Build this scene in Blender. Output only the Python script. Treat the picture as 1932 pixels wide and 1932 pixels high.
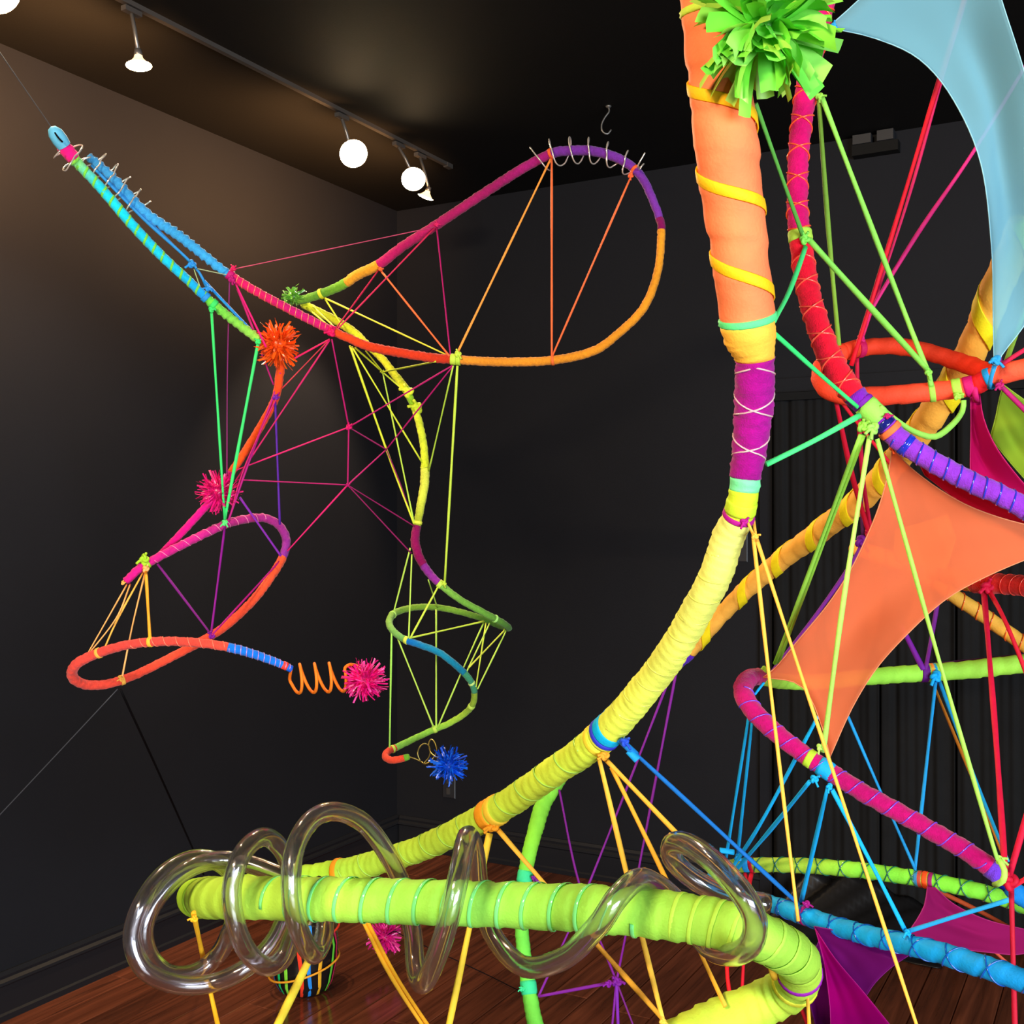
import bpy, math, random
import numpy as np
from mathutils import Vector

random.seed(7)
RNG = np.random.default_rng(11)
for o in list(bpy.data.objects):
    bpy.data.objects.remove(o, do_unlink=True)
scene = bpy.context.scene
COL = scene.collection
PI = math.pi

# ------------------------------------------------------------------ camera, world, lights, exposure
F, HX, HY, EYE = 2130.0, 966.0, 985.0, 1.55        # focal length in pixels, vanishing centre, eye height
cam = bpy.data.cameras.new('camera')
cam_o = bpy.data.objects.new('camera', cam)
COL.objects.link(cam_o)
cam.sensor_width = 36.0
cam.lens = 36.0 * F / 1932.0
cam.shift_y = (HY - 966.0) / 1932.0
cam.clip_start = 0.05
cam_o.location = (0, 0, EYE)
cam_o.rotation_euler = (PI / 2, 0, 0)
scene.camera = cam_o

w = bpy.data.worlds.new('world')
scene.world = w
w.use_nodes = True
w.node_tree.nodes['Background'].inputs[0].default_value = (0.62, 0.72, 0.95, 1)
w.node_tree.nodes['Background'].inputs[1].default_value = 0.06

def area(name, loc, target, sx, sy, power, color):
    l = bpy.data.lights.new(name, 'AREA')
    l.shape = 'RECTANGLE'; l.size = sx; l.size_y = sy
    l.energy = power; l.color = color
    o = bpy.data.objects.new(name, l); COL.objects.link(o)
    o.location = loc
    o.rotation_euler = (Vector(target) - Vector(loc)).to_track_quat('-Z', 'Y').to_euler()
    return o

# shop-front daylight from the windows behind the photographer
area('daylight_window', (2.3, -3.0, 1.15), (-0.1, 2.6, 1.1), 3.4, 1.8, 430, (0.83, 0.92, 1.0))
# the row of warm halogen lamps above the front of the room
area('front_lamps', (-1.6, -0.9, 2.95), (0.0, 2.2, 1.3), 0.9, 0.25, 150, (1.0, 0.76, 0.50))

vs = scene.view_settings
vs.view_transform = 'Standard'
vs.look = 'None'
vs.exposure = 0.0
vs.gamma = 1.0
vs.use_curve_mapping = False

# ------------------------------------------------------------------ helpers
def P(px, py, d):
    return np.array([(px - HX) / F * d, d, EYE + (HY - py) / F * d])

def srgb(h):
    if not isinstance(h, str):
        return np.array(h, float)
    h = h.lstrip('#')
    c = np.array([int(h[i:i + 2], 16) / 255.0 for i in (0, 2, 4)])
    return np.where(c <= 0.04045, c / 12.92, ((c + 0.055) / 1.055) ** 2.4)

def empty(name, loc=(0, 0, 0)):
    o = bpy.data.objects.new(name, None)
    COL.objects.link(o); o.location = loc; o.empty_display_size = 0.05
    return o

def tag(o, label=None, cat=None, group=None, kind=None):
    if label: o['label'] = label
    if cat: o['category'] = cat
    if group: o['group'] = group
    if kind: o['kind'] = kind
    return o

def mesh_obj(name, V, faces, mat, parent=None, col=None, smooth=True):
    me = bpy.data.meshes.new(name)
    V = np.asarray(V, float)
    if parent is not None:
        V = V - np.array(parent.location)
        p = parent.parent
        while p is not None:
            V = V - np.array(p.location); p = p.parent
    me.from_pydata(V.tolist(), [], faces)
    if col is not None:
        a = me.color_attributes.new('Col', 'FLOAT_COLOR', 'POINT')
        col = np.asarray(col, float)
        if col.ndim == 1:
            col = np.tile(col, (len(V), 1))
        rgba = np.ones((len(V), 4)); rgba[:, :3] = col
        a.data.foreach_set('color', rgba.ravel())
    if smooth:
        me.polygons.foreach_set('use_smooth', np.ones(len(me.polygons), bool))
    me.update()
    o = bpy.data.objects.new(name, me)
    COL.objects.link(o)
    me.materials.append(mat)
    if parent is not None:
        o.parent = parent
    return o

def root_at(name, p):
    return empty(name, tuple(float(x) for x in p))

# ------------------------------------------------------------------ materials
def new_mat(name):
    m = bpy.data.materials.new(name); m.use_nodes = True
    nt = m.node_tree
    return m, nt, nt.nodes['Principled BSDF']

def attr_mat(name, rough, spec=0.3, var=0.12, nscale=60, bscale=260, bump=0.25, coat=0.0, sheen=0.0, fluo=1.0):
    m, nt, b = new_mat(name)
    at = nt.nodes.new('ShaderNodeAttribute'); at.attribute_name = 'Col'
    tc = nt.nodes.new('ShaderNodeTexCoord')
    n = nt.nodes.new('ShaderNodeTexNoise'); n.inputs['Scale'].default_value = nscale; n.inputs['Detail'].default_value = 3
    nt.links.new(tc.outputs['Object'], n.inputs['Vector'])
    mr = nt.nodes.new('ShaderNodeMapRange')
    mr.inputs['From Min'].default_value = 0.25; mr.inputs['From Max'].default_value = 0.75
    mr.inputs['To Min'].default_value = 1 - var; mr.inputs['To Max'].default_value = 1 + var * 0.6
    nt.links.new(n.outputs['Fac'], mr.inputs['Value'])
    mx = nt.nodes.new('ShaderNodeVectorMath'); mx.operation = 'SCALE'
    nt.links.new(at.outputs['Color'], mx.inputs[0]); nt.links.new(mr.outputs['Result'], mx.inputs['Scale'])
    nt.links.new(mx.outputs['Vector'], b.inputs['Base Color'])
    b.inputs['Roughness'].default_value = rough
    b.inputs['Specular IOR Level'].default_value = spec
    b.inputs['Coat Weight'].default_value = coat
    b.inputs['Coat Roughness'].default_value = 0.12
    b.inputs['Sheen Weight'].default_value = sheen
    n2 = nt.nodes.new('ShaderNodeTexNoise'); n2.inputs['Scale'].default_value = bscale; n2.inputs['Detail'].default_value = 2
    nt.links.new(tc.outputs['Object'], n2.inputs['Vector'])
    bp = nt.nodes.new('ShaderNodeBump'); bp.inputs['Strength'].default_value = bump; bp.inputs['Distance'].default_value = 0.004
    nt.links.new(n2.outputs['Fac'], bp.inputs['Height'])
    nt.links.new(bp.outputs['Normal'], b.inputs['Normal'])
    return m

M_CLOTH = attr_mat('wrapped_cloth', 0.7, spec=0.25, var=0.10, nscale=40, bscale=220, bump=0.18)
M_YARN = attr_mat('felted_yarn', 0.9, spec=0.1, var=0.16, nscale=140, bscale=420, bump=0.45, sheen=0.15)
M_RIBBON = attr_mat('jersey_ribbon', 0.65, spec=0.25, var=0.08, nscale=80, bscale=300, bump=0.15)
M_VINYL = attr_mat('vinyl_cord', 0.12, spec=0.6, var=0.05, nscale=40, bscale=60, bump=0.02, coat=0.4)
M_STRIP = attr_mat('plastic_strip', 0.28, spec=0.5, var=0.10, nscale=30, bscale=80, bump=0.05)

def sail_mat(name, c, alpha, warm=0.0):
    m, nt, b = new_mat(name)
    nt.nodes.remove(b)
    out = nt.nodes['Material Output']
    tc = nt.nodes.new('ShaderNodeTexCoord')
    n = nt.nodes.new('ShaderNodeTexNoise'); n.inputs['Scale'].default_value = 900; n.inputs['Detail'].default_value = 1
    nt.links.new(tc.outputs['Object'], n.inputs['Vector'])
    bp = nt.nodes.new('ShaderNodeBump'); bp.inputs['Strength'].default_value = 0.1; bp.inputs['Distance'].default_value = 0.001
    nt.links.new(n.outputs['Fac'], bp.inputs['Height'])
    d = nt.nodes.new('ShaderNodeBsdfDiffuse'); d.inputs['Color'].default_value = (*c, 1)
    nt.links.new(bp.outputs['Normal'], d.inputs['Normal'])
    t = nt.nodes.new('ShaderNodeBsdfTranslucent'); t.inputs['Color'].default_value = (*c, 1)
    mx = nt.nodes.new('ShaderNodeMixShader'); mx.inputs[0].default_value = 0.3
    nt.links.new(d.outputs[0], mx.inputs[1]); nt.links.new(t.outputs[0], mx.inputs[2])
    tr = nt.nodes.new('ShaderNodeBsdfTransparent')
    tr.inputs['Color'].default_value = (*[min(1, 0.25 + 0.75 * x) for x in c], 1)
    m2 = nt.nodes.new('ShaderNodeMixShader'); m2.inputs[0].default_value = alpha
    nt.links.new(tr.outputs[0], m2.inputs[1]); nt.links.new(mx.outputs[0], m2.inputs[2])
    nt.links.new(m2.outputs[0], out.inputs['Surface'])
    return m

def plain(name, c, rough, spec=0.4, metal=0.0, coat=0.0, noise=None, bump=0.0, bscale=200):
    m, nt, b = new_mat(name)
    b.inputs['Base Color'].default_value = (*c, 1)
    b.inputs['Roughness'].default_value = rough
    b.inputs['Specular IOR Level'].default_value = spec
    b.inputs['Metallic'].default_value = metal
    b.inputs['Coat Weight'].default_value = coat
    tc = nt.nodes.new('ShaderNodeTexCoord')
    if noise:
        n = nt.nodes.new('ShaderNodeTexNoise'); n.inputs['Scale'].default_value = noise[0]; n.inputs['Detail'].default_value = 4
        nt.links.new(tc.outputs['Object'], n.inputs['Vector'])
        r = nt.nodes.new('ShaderNodeMix'); r.data_type = 'RGBA'
        r.inputs['A'].default_value = (*[x * (1 - noise[1]) for x in c], 1)
        r.inputs['B'].default_value = (*[x * (1 + noise[1]) for x in c], 1)
        nt.links.new(n.outputs['Fac'], r.inputs['Factor'])
        nt.links.new(r.outputs['Result'], b.inputs['Base Color'])
    if bump:
        n2 = nt.nodes.new('ShaderNodeTexNoise'); n2.inputs['Scale'].default_value = bscale; n2.inputs['Detail'].default_value = 3
        nt.links.new(tc.outputs['Object'], n2.inputs['Vector'])
        bp = nt.nodes.new('ShaderNodeBump'); bp.inputs['Strength'].default_value = bump; bp.inputs['Distance'].default_value = 0.003
        nt.links.new(n2.outputs['Fac'], bp.inputs['Height']); nt.links.new(bp.outputs['Normal'], b.inputs['Normal'])
    return m

def emit(name, c, s):
    m, nt, b = new_mat(name)
    b.inputs['Base Color'].default_value = (*c, 1)
    b.inputs['Emission Color'].default_value = (*c, 1)
    b.inputs['Emission Strength'].default_value = s
    return m

M_WALL = plain('charcoal_wall_paint', (0.0122, 0.0128, 0.0162), 0.65, spec=0.12, noise=(3.0, 0.10), bump=0.12, bscale=180)
M_CEIL = plain('black_ceiling_paint', (0.0105, 0.0098, 0.009), 0.7, spec=0.1, noise=(2.0, 0.15), bump=0.1)
M_BASE = plain('charcoal_baseboard_paint', (0.0105, 0.0112, 0.0140), 0.45, spec=0.35, noise=(5, 0.1))
M_BLACKCLOTH = plain('black_curtain_cloth', (0.009, 0.009, 0.0095), 0.85, spec=0.15, noise=(20, 0.2), bump=0.2, bscale=500)
M_BLACKMETAL = plain('black_track_metal', (0.05, 0.047, 0.045), 0.45, spec=0.5, noise=(10, 0.1))
M_GREYMETAL = plain('brushed_grey_metal', (0.25, 0.24, 0.23), 0.35, spec=0.5, metal=0.7, noise=(30, 0.1))
M_WIRE = plain('grey_steel_wire', (0.22, 0.21, 0.22), 0.35, spec=0.5, metal=0.3, noise=(60, 0.1))
M_GUY = plain('dull_grey_wire', (0.045, 0.05, 0.062), 0.5, spec=0.3, noise=(60, 0.1))
M_MATTEBLACK = plain('matte_black', (0.004, 0.004, 0.005), 0.8, spec=0.1, noise=(60, 0.1))
M_PLASTIC = plain('black_plastic_sheet', (0.008, 0.008, 0.009), 0.3, spec=0.5, noise=(8, 0.2))
M_PLATE = plain('grey_cover_plate', (0.022, 0.023, 0.027), 0.45, spec=0.5, noise=(15, 0.1))
M_BRASS = plain('brass_wire', (0.45, 0.36, 0.10), 0.3, spec=0.5, metal=0.8, noise=(60, 0.1))
M_SILVER = plain('clear_thin_tubing', (0.75, 0.68, 0.60), 0.15, spec=0.8, metal=0.55, noise=(60, 0.1))
M_BULB = emit('halogen_bulb', (1.0, 0.74, 0.42), 60.0)
M_FLOORBASE = plain('subfloor', (0.006, 0.003, 0.002), 0.8)

def wood_mat():
    m, nt, b = new_mat('red_brown_floor_wood')
    tc = nt.nodes.new('ShaderNodeTexCoord')
    mp = nt.nodes.new('ShaderNodeMapping'); mp.inputs['Scale'].default_value = (1.2, 22, 22)
    nt.links.new(tc.outputs['Object'], mp.inputs['Vector'])
    oi = nt.nodes.new('ShaderNodeObjectInfo')
    ad = nt.nodes.new('ShaderNodeVectorMath'); ad.operation = 'ADD'
    sc = nt.nodes.new('ShaderNodeVectorMath'); sc.operation = 'SCALE'; sc.inputs[0].default_value = (17, 31, 9)
    nt.links.new(oi.outputs['Random'], sc.inputs['Scale'])
    nt.links.new(mp.outputs['Vector'], ad.inputs[0]); nt.links.new(sc.outputs['Vector'], ad.inputs[1])
    n = nt.nodes.new('ShaderNodeTexNoise'); n.inputs['Scale'].default_value = 2.0; n.inputs['Detail'].default_value = 6; n.inputs['Distortion'].default_value = 0.6
    nt.links.new(ad.outputs['Vector'], n.inputs['Vector'])
    cr = nt.nodes.new('ShaderNodeValToRGB')
    cr.color_ramp.elements[0].position = 0.3; cr.color_ramp.elements[0].color = (0.085, 0.025, 0.012, 1)
    cr.color_ramp.elements[1].position = 0.75; cr.color_ramp.elements[1].color = (0.25, 0.075, 0.036, 1)
    nt.links.new(n.outputs['Fac'], cr.inputs['Fac'])
    mr = nt.nodes.new('ShaderNodeMapRange'); mr.inputs['To Min'].default_value = 0.75; mr.inputs['To Max'].default_value = 1.2
    nt.links.new(oi.outputs['Random'], mr.inputs['Value'])
    vm = nt.nodes.new('ShaderNodeVectorMath'); vm.operation = 'SCALE'
    nt.links.new(cr.outputs['Color'], vm.inputs[0]); nt.links.new(mr.outputs['Result'], vm.inputs['Scale'])
    nt.links.new(vm.outputs['Vector'], b.inputs['Base Color'])
    b.inputs['Roughness'].default_value = 0.16
    b.inputs['Specular IOR Level'].default_value = 0.45
    bp = nt.nodes.new('ShaderNodeBump'); bp.inputs['Strength'].default_value = 0.08; bp.inputs['Distance'].default_value = 0.002
    nt.links.new(n.outputs['Fac'], bp.inputs['Height']); nt.links.new(bp.outputs['Normal'], b.inputs['Normal'])
    return m
M_WOOD = wood_mat()

def clear_mat():
    m, nt, b = new_mat('clear_vinyl_tubing')
    b.inputs['Base Color'].default_value = (0.90, 0.89, 0.92, 1)
    b.inputs['Roughness'].default_value = 0.05
    b.inputs['IOR'].default_value = 1.38
    b.inputs['Transmission Weight'].default_value = 1.0
    tc = nt.nodes.new('ShaderNodeTexCoord')
    n = nt.nodes.new('ShaderNodeTexNoise'); n.inputs['Scale'].default_value = 40
    nt.links.new(tc.outputs['Object'], n.inputs['Vector'])
    bp = nt.nodes.new('ShaderNodeBump'); bp.inputs['Strength'].default_value = 0.05; bp.inputs['Distance'].default_value = 0.002
    nt.links.new(n.outputs['Fac'], bp.inputs['Height']); nt.links.new(bp.outputs['Normal'], b.inputs['Normal'])
    # slightly milky, waxy wall of soft vinyl
    g = nt.nodes.new('ShaderNodeBsdfGlossy'); g.inputs['Roughness'].default_value = 0.14; g.inputs['Color'].default_value = (0.85, 0.84, 0.88, 1)
    df = nt.nodes.new('ShaderNodeBsdfTranslucent'); df.inputs['Color'].default_value = (0.6, 0.56, 0.56, 1)
    mx = nt.nodes.new('ShaderNodeMixShader'); mx.inputs[0].default_value = 0.35
    nt.links.new(g.outputs[0], mx.inputs[1]); nt.links.new(df.outputs[0], mx.inputs[2])
    m2 = nt.nodes.new('ShaderNodeMixShader'); m2.inputs[0].default_value = 0.13
    nt.links.new(b.outputs[0], m2.inputs[1]); nt.links.new(mx.outputs[0], m2.inputs[2])
    nt.links.new(m2.outputs[0], nt.nodes['Material Output'].inputs['Surface'])
    return m
M_CLEAR = clear_mat()

# ------------------------------------------------------------------ room
# two walls meet in a corner seen left of centre; the camera stands obliquely to them
CORNER = np.array([-0.551, 5.41])
UL = np.array([-0.481, -0.876])      # along the left wall, towards the viewer
UB = np.array([0.876, -0.481])       # along the back wall, to the right
CEIL = 3.04

def room_pt(a, b, z):
    """a metres along the back wall, b metres along the left wall."""
    p = CORNER + UB * a + UL * b
    return np.array([p[0], p[1], z])

def box_room(a0, a1, b0, b1, z0, z1):
    V = [room_pt(a, b, z) for z in (z0, z1) for (a, b) in ((a0, b0), (a1, b0), (a1, b1), (a0, b1))]
    Fc = [(0, 3, 2, 1), (4, 5, 6, 7), (0, 1, 5, 4), (1, 2, 6, 5), (2, 3, 7, 6), (3, 0, 4, 7)]
    return V, Fc

def struct(name, V, Fc, mat, parent=None):
    o = mesh_obj(name, V, Fc, mat, parent, smooth=False)
    if parent is None: o['kind'] = 'structure'
    return o

struct('wall_left', *box_room(-0.15, 0.0, -0.15, 9.5, 0, CEIL), M_WALL)
struct('wall_back', *box_room(0.0, 6.0, -0.15, 0.0, 0, CEIL), M_WALL)
struct('ceiling', *box_room(-0.15, 6.0, -0.15, 9.5, CEIL, CEIL + 0.12), M_CEIL)
floor = struct('floor', *box_room(-0.15, 6.0, -0.15, 9.5, -0.08, -0.012), M_FLOORBASE)

# floor boards running along the left wall
pl_w, k = 0.118, 0
for i in range(51):
    a0 = 0.0 + i * pl_w
    b = -0.0 - (i * 0.73 % 1.6)
    while b < 9.4:
        ln = 1.75 + 0.5 * ((i * 37 + k * 17) % 10) / 10.0
        k += 1
        b0, b1 = max(b, 0.0), min(b + ln, 9.4)
        b += ln
        if b1 - b0 < 0.05: continue
        if b0 > 6.2 or a0 > 5.9: continue
        th = 0.0006 * ((i * 7 + k * 3) % 3)
        L, g, e = b1 - b0, 0.0016, 0.0025
        V = []
        for (z, ins) in ((-0.012, 0), (-0.0035, 0), (0.0, e)):
            for (x, y) in ((ins, ins), (L - g - ins, ins), (L - g - ins, pl_w - g - ins), (ins, pl_w - g - ins)):
                V.append((x, y, z - th))
        Fc = [(0, 1, 5, 4), (1, 2, 6, 5), (2, 3, 7, 6), (3, 0, 4, 7), (4, 5, 9, 8), (5, 6, 10, 9), (6, 7, 11, 10), (7, 4, 8, 11), (8, 9, 10, 11)]
        o = mesh_obj('plank', V, Fc, M_WOOD, None, smooth=False)
        o.parent = floor
        p = room_pt(a0, b0, 0)
        o.location = tuple(p)
        # local x runs along the left wall, local y along the back wall
        o.rotation_euler = (0, 0, math.atan2(UL[1], UL[0]))

def baseboard(name, along):
    prof = [(0, 0), (0.020, 0), (0.020, 0.018), (0.014, 0.024), (0.014, 0.105), (0.020, 0.112), (0.019, 0.120), (0.010, 0.128), (0.012, 0.138), (0.006, 0.150), (0, 0.150)]
    V = []
    ends = (0.0, 9.3) if along == 'b' else (0.02, 1.80)
    for e in ends:
        for (x, z) in prof:
            V.append(room_pt(x, e, z) if along == 'b' else room_pt(e, x, z))
    n = len(prof)
    Fc = [(i, (i + 1) % n, n + (i + 1) % n, n + i) for i in range(n)] + [tuple(range(n)), tuple(range(2 * n - 1, n - 1, -1))]
    struct(name, V, Fc, M_BASE)
baseboard('baseboard_left', 'b')
baseboard('baseboard_back', 'a')

# doorway casing on the back wall, hung with black curtains
def back_a(px):
    s = (px - HX) / F
    return (s * CORNER[1] - CORNER[0]) / (UB[0] - s * UB[1])
A0 = back_a(1462)
t = struct('trim_1', *box_room(A0 - 0.055, A0 - 0.005, 0.0, 0.022, 0, 2.12), M_WALL)
struct('trim_2', *box_room(A0 - 0.055, A0 + 2.2, 0.0, 0.026, 2.065, 2.12), M_WALL)

def curtain(px0, px1, label, seed):
    a0, a1 = back_a(px0), back_a(px1)
    r = random.Random(seed)
    n, V, Fc = 90, [], []
    ph = [r.uniform(0, 6.28) for _ in range(4)]
    zs = [0.015, 0.10, 0.5, 1.0, 1.5, 1.9, 2.0, 2.03, 2.055]
    for zi, z in enumerate(zs):
        for i in range(n + 1):
            u = i / n
            a = a0 + (a1 - a0) * u
            x = (a1 - a0) * u
            amp = 0.0065 * (0.6 + 0.4 * math.sin(u * 9 + ph[0])) * (1.25 - 0.3 * z / 2)
            if z > 2.02: amp *= 1.3
            off = 0.055 + amp * math.sin(x * 2 * PI / 0.085 + 1.3 * math.sin(u * 7 + ph[1]) + 0.25 * z) + 0.0025 * math.sin(x * 190 + ph[2] + z)
            V.append(room_pt(a, max(off, 0.03), z))
    for zi in range(len(zs) - 1):
        for i in range(n):
            q = zi * (n + 1) + i
            Fc.append((q, q + 1, q + n + 2, q + n + 1))
    rt = root_at('curtain', room_pt((a0 + a1) / 2, 0.055, 0.0))
    o = mesh_obj('pleated_panel', V, Fc, M_BLACKCLOTH, rt)
    md = o.modifiers.new('th', 'SOLIDIFY'); md.thickness = 0.002
    Vr, Fr = box_room(a0, a1, 0.035, 0.078, 2.028, 2.058)
    mesh_obj('rod_sleeve', Vr, Fr, M_BLACKCLOTH, rt, smooth=False)
    tag(rt, label, 'curtain', 'black curtains over the doorway')
curtain(1466, 1664, 'black pleated curtain at the left edge of the doorway', 1)
curtain(1668, 1806, 'black pleated curtain between two others, behind the orange fabric sail', 2)
curtain(1810, 2060, 'black pleated curtain running out of view at the right', 3)

# crumpled black plastic at the curtain's foot
def plastic_heap():
    V, Fc, n, m = [], [], 40, 14
    a0, a1 = back_a(1468), back_a(1800)
    rr = np.random.default_rng(5)
    ph = rr.uniform(0, 6.28, 12)
    for j in range(m + 1):
        for i in range(n + 1):
            u, v = i / n, j / m
            env = math.sin(PI * min(1, max(0, u))) ** 0.5
            h = 0.20 * (1 - v) ** 1.2 * env
            fold = sum(0.02 * math.sin(u * (9 + 6 * q) + v * (4 + 3 * q) + ph[q]) / (1 + 0.5 * q) for q in range(6))
            z = max(0.003, h + fold * (0.3 + 0.9 * (1 - v)) * env + 0.004)
            V.append(room_pt(a0 + (a1 - a0) * u, 0.08 + 0.26 * v + 0.3 * fold, z))
    for j in range(m):
        for i in range(n):
            q = j * (n + 1) + i
            Fc.append((q, q + 1, q + n + 2, q + n + 1))
    o = mesh_obj('plastic_sheet', V, Fc, M_PLASTIC)
    md = o.modifiers.new('th', 'SOLIDIFY'); md.thickness = 0.002
    tag(o, 'crumpled black plastic sheet lying along the foot of the curtains', 'plastic sheet')
plastic_heap()

# cover plates on the back wall
def plate(px, py, wd, ht, label, slots):
    a = back_a(px); c = room_pt(a, 0, 0)
    d = c[1]
    z = EYE + (HY - py) / F * d
    rt = root_at('wall_plate', room_pt(a, 0.003, z))
    V = []
    for (ins, off) in ((0, 0.0), (0, 0.004), (0.004, 0.007)):
        for (x, zz) in ((-wd / 2 + ins, -ht / 2 + ins), (wd / 2 - ins, -ht / 2 + ins), (wd / 2 - ins, ht / 2 - ins), (-wd / 2 + ins, ht / 2 - ins)):
            V.append(room_pt(a + x, off, z + zz))
    Fc = [(0, 1, 5, 4), (1, 2, 6, 5), (2, 3, 7, 6), (3, 0, 4, 7), (4, 5, 9, 8), (5, 6, 10, 9), (6, 7, 11, 10), (7, 4, 8, 11), (8, 9, 10, 11)]
    mesh_obj('plate', V, Fc, M_PLATE, rt, smooth=False)
    for s in slots:
        Vb, Fb = box_room(a - 0.009, a + 0.009, 0.006, 0.013, z + s - 0.014, z + s + 0.014)
        mesh_obj('socket', Vb, Fb, M_BLACKMETAL, rt, smooth=False)
    tag(rt, label, 'wall plate')
plate(1392, 1030, 0.085, 0.13, 'small dark switch plate on the back wall behind the yellow tube', [0.0])
plate(848, 1482, 0.07, 0.115, 'dark outlet plate low on the back wall beneath the blue pom-pom', [-0.025, 0.025])

# ceiling hook and emergency fixture
def sweep(pts, r, n=8, cap=True):
    """Round tube through the points (r scalar or array): vertices, faces."""
    pts = np.asarray(pts, float); N = len(pts)
    r = np.broadcast_to(np.asarray(r, float), (N,))
    T = np.gradient(pts, axis=0); T /= np.linalg.norm(T, axis=1)[:, None] + 1e-12
    ref = np.array([0, 0, 1.0]) if abs(T[0][2]) < 0.9 else np.array([1.0, 0, 0])
    n0 = ref - T[0] * ref.dot(T[0]); n0 /= np.linalg.norm(n0)
    V = np.zeros((N, n, 3)); th = np.arange(n) * 2 * PI / n
    for i in range(N):
        n0 = n0 - T[i] * n0.dot(T[i]); n0 /= np.linalg.norm(n0) + 1e-12
        b0 = np.cross(T[i], n0)
        V[i] = pts[i] + r[i] * (np.cos(th)[:, None] * n0 + np.sin(th)[:, None] * b0)
    V = V.reshape(-1, 3)
    Fc = [(i * n + j, i * n + (j + 1) % n, (i + 1) * n + (j + 1) % n, (i + 1) * n + j) for i in range(N - 1) for j in range(n)]
    if cap:
        Fc += [tuple(range(n - 1, -1, -1)), tuple(range((N - 1) * n, N * n))]
    return V, Fc

def spline(ctrl, ds):
    """Catmull-Rom through ctrl (any columns); returns samples and the control index of each."""
    ctrl = np.asarray(ctrl, float); n = len(ctrl)
    ext = np.vstack([2 * ctrl[0] - ctrl[1], ctrl, 2 * ctrl[-1] - ctrl[-2]])
    out, us = [], []
    for i in range(n - 1):
        p0, p1, p2, p3 = ext[i:i + 4]
        seg = np.linalg.norm((p2 - p1)[:3]); m = max(2, int(math.ceil(seg / ds)))
        for kk in range(m):
            tt = kk / m
            out.append(0.5 * (2 * p1 + (p2 - p0) * tt + (2 * p0 - 5 * p1 + 4 * p2 - p3) * tt ** 2 + (3 * p1 - p0 - 3 * p2 + p3) * tt ** 3))
            us.append(i + tt)
    out.append(ctrl[-1]); us.append(n - 1.0)
    return np.array(out), np.array(us)

hd = 1.49 * F / (HY - 200)
hp = P(1148, 200, hd); hp[2] = CEIL
pts = [hp + np.array(q) for q in ((0, 0, 0), (0.002, 0, -0.02), (-0.012, 0, -0.04), (-0.024, 0, -0.065), (-0.022, 0, -0.09), (-0.004, 0, -0.10), (0.010, 0, -0.085))]
s_, _ = spline(pts, 0.006)
hk = root_at('ceiling_hook', hp)
V, Fc = sweep(s_, 0.0032, 6); mesh_obj('hook', V, Fc, M_GREYMETAL, hk)
V, Fc = sweep([hp, hp + [0, 0, -0.004], hp + [0, 0, -0.008]], [0.011, 0.010, 0.004], 10); mesh_obj('eye_plate', V, Fc, M_GREYMETAL, hk)
tag(hk, 'small bent metal hook screwed into the black ceiling', 'hook')

a_f = back_a(1655)
fx = root_at('wall_fixture', room_pt(a_f, 0.05, CEIL - 0.06))
V, Fc = box_room(a_f - 0.085, a_f + 0.085, 0.0, 0.05, CEIL - 0.085, CEIL - 0.045); mesh_obj('housing', V, Fc, M_CEIL, fx, smooth=False)
V, Fc = box_room(a_f - 0.080, a_f - 0.012, 0.02, 0.06, CEIL - 0.045, CEIL - 0.010); mesh_obj('lamp_head', V, Fc, M_PLATE, fx, smooth=False)
V, Fc = box_room(a_f + 0.010, a_f + 0.070, 0.02, 0.06, CEIL - 0.045, CEIL - 0.006); mesh_obj('lamp_head', V, Fc, M_PLATE, fx, smooth=False)
tag(fx, 'dark boxy fixture where the back wall meets the ceiling', 'fixture')

# ------------------------------------------------------------------ track lights
def on_ceiling(px, py):
    d = (CEIL - EYE) * F / (HY - py)
    return P(px, py, d)
TA, TB = on_ceiling(290, 25), on_ceiling(762, 266)
tdir = (TB - TA) / np.linalg.norm(TB - TA)
TS, TE = TA - tdir * 2.2, TB + tdir * 0.30
def bar(p, q, wd, ht):
    dd = (q - p) / np.linalg.norm(q - p); sd = np.array([-dd[1], dd[0], 0.0])
    V = []
    for e in (p, q):
        for (x, z) in ((-wd / 2, 0), (wd / 2, 0), (wd / 2, -ht), (-wd / 2, -ht)):
            V.append(e + sd * x + np.array([0, 0, z]))
    return V, [(0, 1, 2, 3), (7, 6, 5, 4), (0, 4, 5, 1), (1, 5, 6, 2), (2, 6, 7, 3), (3, 7, 4, 0)]
tr = root_at('light_track', TA)
V, Fc = bar(TS, TE, 0.018, 0.014); mesh_obj('channel', V, Fc, M_BLACKMETAL, tr, smooth=False)
V, Fc = bar(TE, TE + tdir * 0.04, 0.022, 0.018); mesh_obj('end_cap', V, Fc, M_BLACKMETAL, tr, smooth=False)
tag(tr, 'straight black light track fixed along the ceiling by the left wall', 'light track')

def lathe(prof, origin, axis, n=20):
    """prof: (distance along axis, radius)."""
    axis = np.asarray(axis, float); axis /= np.linalg.norm(axis)
    ref = np.array([0, 0, 1.0]) if abs(axis[2]) < 0.9 else np.array([1.0, 0, 0])
    u = np.cross(axis, ref); u /= np.linalg.norm(u); v = np.cross(axis, u)
    V, Fc = [], []
    for (s, r) in prof:
        for j in range(n):
            a = 2 * PI * j / n
            V.append(np.asarray(origin) + axis * s + u * r * math.cos(a) + v * r * math.sin(a))
    for i in range(len(prof) - 1):
        for j in range(n):
            Fc.append((i * n + j, i * n + (j + 1) % n, (i + 1) * n + (j + 1) % n, (i + 1) * n + j))
    return V, Fc

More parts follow.
